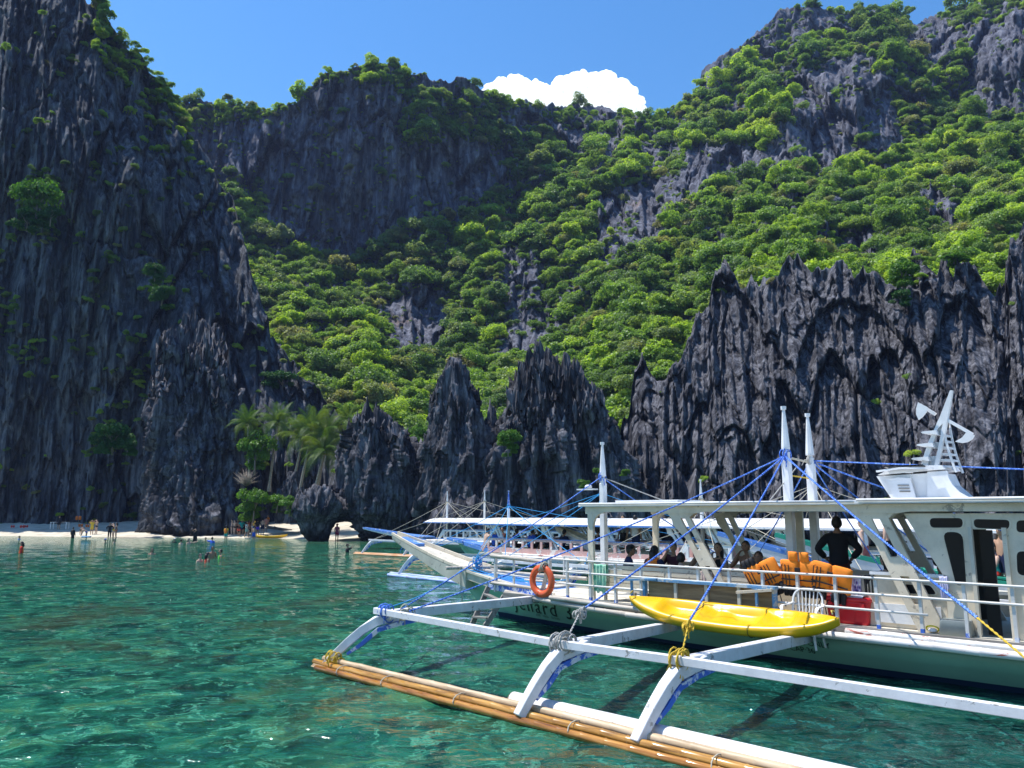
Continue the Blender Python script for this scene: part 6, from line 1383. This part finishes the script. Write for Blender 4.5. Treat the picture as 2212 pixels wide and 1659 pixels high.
onsand('woman in a black bikini with hands raised to her face', 383, 2138, -.3, 'headhands', top=BLACK, brief=BLACK, hair='long', skin=2)
wade('person in a black wetsuit at the left of the trio in the shallows', 437, 2150, .12, .4, 'hips', long=BLACK, trousers=BLACK)
wade('shirtless person between the two dark wetsuits in the shallows', 452, 2148, .15, -.6, 'headhands', brief=YEL, skin=2)
wade('long-haired person in black and red at the right of the trio', 463, 2149, .12, -.9, tank=BLACK, brief=REDV, hair='long')
wade('swimmer in a blue shirt near the left edge, only the head showing', 77, 2156, 1.42, 1.5, shirt=BLUE, shorts=BLACK)
wade('swimmer in a red shirt and orange vest near the left edge', 84, 2213, .98, -1.1, long=REDV, vest=ORANGE, shorts=BLACK, hair='long')
wade('swimmer in a blue mask left of the pink-shouldered swimmer', 421, 2171, 1.40, .3, hat=('cap', BLUE), top=BLACK, brief=BLACK)
wade('pink-shouldered swimmer beside the one in the blue mask', 457, 2172, 1.38, 1.3, brief=BLACK, skin=2)
wade('long-haired swimmer alone in the middle of the bay', 607, 2220, 1.32, .5, hair='long', top=BLACK, brief=BLACK)
wade('swimmer in a white cap left of the two pale swimmers', 698, 2171, 1.35, .2, hat=('cap', WHITE), shirt=BLACK, shorts=BLACK)
wade('broad-shouldered swimmer seen from behind beside the white cap', 724, 2177, 1.32, 2.9, brief=BLACK, skin=2)
wade('swimmer raising a hand next to the standing person in black', 755, 2177, 1.25, 1.0, 'armout', brief=BLACK, skin=2, hair='long')
wade('person in black standing knee deep with hands at the face', 779, 2172, .45, 0, 'headhands', long=BLACK, shorts=BLACK)
wade('lone swimmer whose head shows right of the standing person in black', 822, 2163, 1.42, .4, brief=BLACK)
wade('swimmer in a blue rash guard stretching out an arm', 848, 2172, 1.22, 2.8, 'armout', long=BLUE, shorts=BLACK)
wade('dark-haired swimmer at the left of the four in the bay', 799, 2250, 1.28, 1.2, brief=BLACK, skin=2)
wade('swimmer in an orange and black life vest nearest the viewer', 828, 2250, 1.22, 2.2, vest=REDV, brief=BLACK, hair='long')
wade('tall bare-chested swimmer behind the life vests', 848, 2234, 1.05, .6, brief=BLACK, skin=1)
wade('child in a green and orange vest at the right of the four swimmers', 881, 2234, 1.22, -1.0, vest=(.15, .6, .08), brief=BLACK)
wade('person in an orange vest and teal shorts standing in the shallows', 903, 2156, .35, 2.9, vest=ORANGE, shirt=YEL, shorts=TEAL)
wade('bare-backed man in bright blue shorts wading by the yellow kayak', 1015, 2158, .32, 2.9, brief=BLUE, shorts=BLUE, skin=0)
wade('swimmer in black left of the moored boats holding a pale board', 1389, 2210, 1.15, 1.5, 'armout', long=BLACK, shorts=BLACK)
wade('woman in a pink hat and pink dress standing by the arch', 1347, 2160, .12, .5, hat=('sun', PINK), shirt=PINK, shorts=(.6, .05, .15), hair='long')
wade('pale bather beside the arch left of the pink hat', 1303, 2160, .30, 1.5, 'walk', brief=WHITE, skin=2)
crowd = [(925, 2140, 'stand', dict(brief=NAVY, skin=2), 'sunburnt person at the left end of the crowd under the rock'), (936, 2143, 'headhands', dict(brief=BLACK, skin=2), 'bare-shouldered person second from the left in the crowd'),
 (948, 2141, 'stand', dict(brief=BLACK, skin=1), 'shirtless dark-skinned person in the crowd beside the child'), (955, 2146, 'bend', dict(shirt=REDV, shorts=BLACK, sc_=.7), 'child in red bending at the front of the crowd'),
 (965, 2141, 'hips', dict(shirt=TEAL, shorts=NAVY), 'person in a teal shirt in the middle of the crowd'), (976, 2138, 'stand', dict(shirt=NAVY, shorts=BLACK), 'person in a navy shirt behind the white dress'),
 (985, 2150, 'walk', dict(shirt=WHITE, shorts=(.3, .5, .45), hair='long'), 'woman in white and pale green at the front of the crowd'), (995, 2142, 'stand', dict(shirt=(.5, .1, .08), shorts=BLACK, hair='long'), 'long-haired person in dark red right of the white dress'),
 (1006, 2141, 'headhands', dict(brief=WHITE, skin=2), 'bare-chested person with raised hands in the crowd'), (1014, 2136, 'stand', dict(shirt=YEL, shorts=BLUE), 'person in a yellow shirt behind the crowd'),
 (1029, 2141, 'hips', dict(shirt=BLACK, shorts=(.08, .04, .6)), 'person in a black shirt and purple-blue shorts'), (1048, 2141, 'stand', dict(shorts=NAVY, skin=2, sc_=1.08), 'tall shirtless man in navy shorts at the right of the crowd'),
 (1062, 2128, 'stand', dict(brief=BLACK, shirt=(.6, .3, .25), skin=2), 'person in pale red behind the tall shirtless man'), (1070, 2118, 'stand', dict(shirt=ORANGE, shorts=BLACK), 'person in orange farthest back on the sand')]
for i, (x, y, k, kw, lab) in enumerate(crowd): onsand(lab, x, y, (.4*i) % 5-1, k, **kw)
# white table
q = foot(238, 2117); tb = thing('beach_table', 'white table standing on the beach under the left cliff', 'table', (q.x, q.y, beach_z(q.x, q.y)), .05)
MB().box((0, 0, .88), (2.1, .8, .05)).build('table_top', M['boat_white_clean'], tb)
for sx in (-1, 1):
    for sy in (-1, 1): MB().bar((sx*.97, sy*.35, 0), (sx*.97, sy*.35, .86), .08, .08, up=(1, 0, 0)).build('leg', M['boat_white_clean'], tb)
for i, (x, y, w_) in enumerate(((50, 2112, .5), (88, 2113, .55), (103, 2112, .5), (311, 2098, .85), (322, 2108, .6), (349, 2110, .6))):
    q = foot(x, y+3); v_ = thing('life_vest', ['faded red life vest lying alone at the left edge of the beach', 'red life vest on the dark sand, left one of a pair', 'red life vest on the dark sand, right one of a pair', 'orange life vest hung up like a flag beside the rock wall', 'orange life vest folded below the hanging one', 'orange life vest standing behind the yellow shirt'][i], 'life vest', (q.x, q.y, beach_z(q.x, q.y)+(.75 if i == 3 else .1)), random.uniform(-.5, .5))
    for sx in (-1, 1): MB().ball((sx*w_*.26, 0, .2), w_*.3, 10, 7, (.85, .35, 1.15)).build('vest_pad', cloth(ORANGE if i > 2 else REDV), v_)
    MB().box((0, -w_*.11, .2), (w_*.9, .02, .05)).build('webbing', M['strap'], v_)
    if i == 3: MB().tube([(0, .1, .3), (0, .1, -.9)], .03, 6).build('pole', M['grey_wood'], v_)
# beached kayak, driftwood, board
q = foot(1078, 2153); bk = thing('kayak', 'yellow kayak drawn up at the water edge beside the crowd', 'kayak', (q.x, q.y+.2, .02), R(-4)); kayak(bk, L=3.9); kids_scale = (1.0, 1, 1)
q = foot(1110, 2122); dw = thing('driftwood_log', 'long pale driftwood log lying on the sand above the beached kayak', 'log', (q.x, q.y, beach_z(q.x, q.y)), -.25)
MB().tube(fjoint([(-1.9, 0, .62), (-1.1, .1, .36), (-.2, 0, .26), (.8, -.1, .16), (1.9, 0, .10)], 5), [.10, .12, .14, .15, .16, .17, .18, .18, .18, .17, .17, .16, .15, .15, .14, .13, .12, .11, .09, .08, .05], 8).build('trunk', M['bark'], dw)
for a, b in (((-1.2, 0, .4), (-1.9, .2, 1.0)), ((-.3, 0, .3), (-.1, -.6, .55))): MB().tube([a, tuple((Vector(a)+Vector(b))/2+Vector((0, .1, 0))), b], [.07, .05, .02], 6).build('branch', M['bark'], dw)
bd = foot(345, 2153, True); bb = thing('float_board', 'pale blue float board in the shallows under the bending person', 'board', (bd.x, bd.y, .05)); MB().box((0, 0, .1), (.9, .5, .16)).build('board', cloth((.15, .35, .6)), bb, bevel=.05)

# ------------------------------------------------ coconut palms
M['frond'] = leaf_mat('frond', [(0, (.05, .12, .02)), (.5, (.09, .17, .025)), (1, (.20, .25, .04))], .4)
M['palm_bark'] = paint('palm_bark', (.36, .31, .25), wear=(.2, .17, .13), scale=4, amt=.55, rough=.9)
def frond_mesh(seed, L=3.0, droop=1.0):
    r = random.Random(seed); m = MB(); n = 26; P = []
    for i in range(n+1):
        t = i/n; P.append(Vector((L*(t-.16*t*t*droop), r.uniform(-.01, .01), L*(.42*t-.72*droop*t*t))))
    m.tube(P, [.035*(1-.85*i/n) for i in range(n+1)], 4, caps=False)
    for i in range(3, n+1):
        t = i/n; p = P[i]; d = (P[i]-P[i-1]).normalized(); ln = L*.30*math.sin(pi*min(1, .12+t*.92))**.6*(1.05-t*.35)
        for sg in (-1, 1):
            for q in range(2):
                o_ = p-d*(q*.5*L/n); s1 = Vector((d.x*.55, sg*.8, -.10)).normalized(); w_ = .013
                a = o_; b = o_+s1*ln*.5+Vector((0, 0, .01-.10*droop*ln)); c = o_+s1*ln*.9+Vector((0, 0, -.55*ln+r.uniform(-.15, .05)))
                u_ = d*w_; m.add([a-u_, a+u_, b+u_*.9, b-u_*.9, c], [(0, 1, 2, 3), (3, 2, 4)])
    me = m.mesh('frond'); me.materials.append(M['frond']); return me
FROND = [frond_mesh(i, 3.0, d) for i, d in enumerate((.55, .75, .95, 1.15, 1.4))]
def palm(label, base, top, Y, size=1.0, n=22, seed=0, group='coconut palms behind the beach'):
    r = random.Random(seed); b = at(base[0], base[1], Y); t = at(top[0], top[1], Y-.5*size); g = b-Vector((0, 0, 1.2))
    p = thing('coconut_palm', label, 'palm tree', g, 0, group); H = t-g; m = MB(); pts = []; rad = []
    for i in range(25):
        q = i/24; pts.append((H.x*q**1.15, H.y*q, H.z*q)); rad.append((.17-.07*q+(.10*max(0, 1-q*9)))*size*(1.03 if i % 2 else .97))
    m.tube(pts, rad, 9); m.build('trunk', M['palm_bark'], p)
    size *= 1.1; n += 6
    for i in range(n):
        a = 2.399*i+r.uniform(-.25, .25); lay = i/n; el = R(66-100*lay+r.uniform(-8, 8)); o = link('frond', FROND[min(4, int(lay*5))], None, p)
        o.location = H; o.rotation_euler = (r.uniform(-.25, .25), -el, a); s = size*r.uniform(.85, 1.12); o.scale = (s, s, s)
    for i in range(6): a = i*1.05; MB().ball((H.x+.2*size*cos(a), H.y+.2*size*sin(a), H.z-.22*size), .13*size, 8, 6).build('coconut', cloth((.16, .15, .04)), p)
    return p
palm('left coconut palm with an upright crown half hidden by the tall pinnacle', (540, 1010), (535, 915), 92, .95, 14, 1)
palm('tall coconut palm standing furthest back, crown above the round green bush', (582, 1040), (600, 912), 93, 1.05, 16, 2)
palm('coconut palm with a leaning trunk, left one of the two thin trunks', (630, 1050), (655, 945), 90, 1.1, 15, 3)
palm('coconut palm with a leaning trunk, right one of the two thin trunks', (645, 1060), (676, 925), 89, 1.1, 15, 4)
palm('yellowing coconut palm with the lowest and widest fronds', (676, 1060), (702, 975), 87, 1.15, 16, 5)
palm('coconut palm right behind the yellowing one with a green crown', (684, 1062), (706, 940), 88, 1.1, 15, 6)
palm('small coconut palm between the palms and the craggy rock', (738, 1050), (752, 905), 88, .8, 13, 7)
palm('short coconut palm showing behind the right side of the craggy rock', (835, 1000), (832, 935), 92, .9, 12, 8)
palm('young coconut palm with its trunk against the right hand rock', (738, 1060), (745, 1000), 86, .7, 10, 9)
# ------------------------------------------------ shore trees and bushes
def bush(label, x, y, Y, s, mat='leaves_bright', flat=1.0, ci=None, name='bush', cat='bush', dense=True):
    p = at(x, y, Y); t = plant_tree(name, label, cat, s, p.x, p.y, p.z, None, mat, ci, flat); t.rotation_euler = (0, 0, random.uniform(0, 6))
    if dense:
        for k in range(5 if cat == 'bush' else 3):
            c = link('crown', CROWNS[random.randrange(8)], None, t); c.location = (random.uniform(-.85, .85), random.uniform(-.5, .5), (.1, -.3, -.55, -.75, -.2)[k]); c.rotation_euler = (0, 0, random.uniform(0, 6)); q_ = random.uniform(.4, .75); c.scale = (q_, q_, q_*random.uniform(.8, 1.3))
            c.material_slots[0].link = 'OBJECT'; c.material_slots[0].material = M[mat]
    return t
bush('bright green tree with a domed crown left of the coconut palms', 552, 985, 91, 2.6, 'leaves_bright', 1.25, 2, 'tree', 'tree')
bush('bright green bush overhanging the beach beside the tall pinnacle', 548, 1095, 88, 1.9, 'leaves_bright', 1.3)
bush('broad green bush above the crowd on the beach', 598, 1088, 88, 1.5, 'leaves_bright', 1.0)
bush('low green bush at the left foot of the squat rock', 625, 1098, 84, 1.4, 'leaves_bright', .9)
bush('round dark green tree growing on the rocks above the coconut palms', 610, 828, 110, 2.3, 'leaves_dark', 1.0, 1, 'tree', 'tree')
bush('large bright green tree perched in the notch of the big rock wall', 1952, 600, 78, 1.9, 'leaves_bright', 1.1, 5, 'tree', 'tree')
bush('grey-green shrub hanging below the bright tree on the rock wall', 1945, 645, 77, 1.1, 'leaves_dark', 1.2)
bush('bright shrub lining the top of the rock wall right of the notch', 2060, 560, 80, 1.3, 'leaves_bright', .6)
bush('small bright green bush growing on the bare rock left of the front mast', 1258, 1045, 64, .58)
bush('small bush on the rock beside the tip of the front mast', 1290, 1020, 66, .45)
bush('tiny bright shrub on the dark rock right of the front mast', 1352, 1022, 66, .42)
bush('bright creeper growing in the cleft between the low rocks and the spiky peak', 1098, 960, 68, 1.1, 'leaves_bright', 1.4)
bush('bright shrub behind the right shoulder of the pointed spire', 1052, 930, 80, 1.3)
bush('bright green bush in the gap between the craggy rock and the spire', 880, 985, 90, 2.6, 'leaves_bright', 1.3)
bush('yellow-green bush low in the gap beside the spire', 905, 955, 96, 2.2, 'leaves_bright', 1.2)
bush('bright green tree clinging high on the dark left cliff', 82, 435, 92, 2.9, 'leaves_bright', 1.3, 6, 'tree', 'tree')
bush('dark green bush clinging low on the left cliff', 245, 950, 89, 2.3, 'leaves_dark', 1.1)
for i, (x, y, Y, s) in enumerate(((60, 480, 92, 1.6), (110, 470, 92, 1.5), (215, 960, 90, 1.3), (275, 965, 89, 1.3), (350, 640, 93, 1.6), (335, 590, 95, 1.4))):
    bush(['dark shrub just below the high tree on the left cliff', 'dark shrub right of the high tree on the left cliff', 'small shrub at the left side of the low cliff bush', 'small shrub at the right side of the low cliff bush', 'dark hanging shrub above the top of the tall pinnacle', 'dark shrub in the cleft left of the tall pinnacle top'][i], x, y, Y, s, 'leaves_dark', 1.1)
# dead bush
p = at(532, 1045, 88); db = thing('dead_bush', 'pale leafless bush between the green tree and the beach', 'bush', p); m = MB(); r = random.Random(5)
for i in range(150):
    a = r.uniform(0, 6.28); e = r.uniform(.1, 1.4); d = Vector((cos(a)*cos(e), sin(a)*cos(e), sin(e))); k = r.uniform(.9, 1.7); j = Vector((r.uniform(-.3, .3), r.uniform(-.3, .3), r.uniform(-.2, .3)))
    m.tube([Vector((0, 0, -.3)), d*k*.5, d*k+j], [.03, .018, .006], 3)
m.build('branches', paint('dead_wood', (.42, .34, .27), rough=.9), db)
for i, (x, y) in enumerate(((1240, 1150), (1120, 1153), (1170, 1148), (1050, 1150))): pass
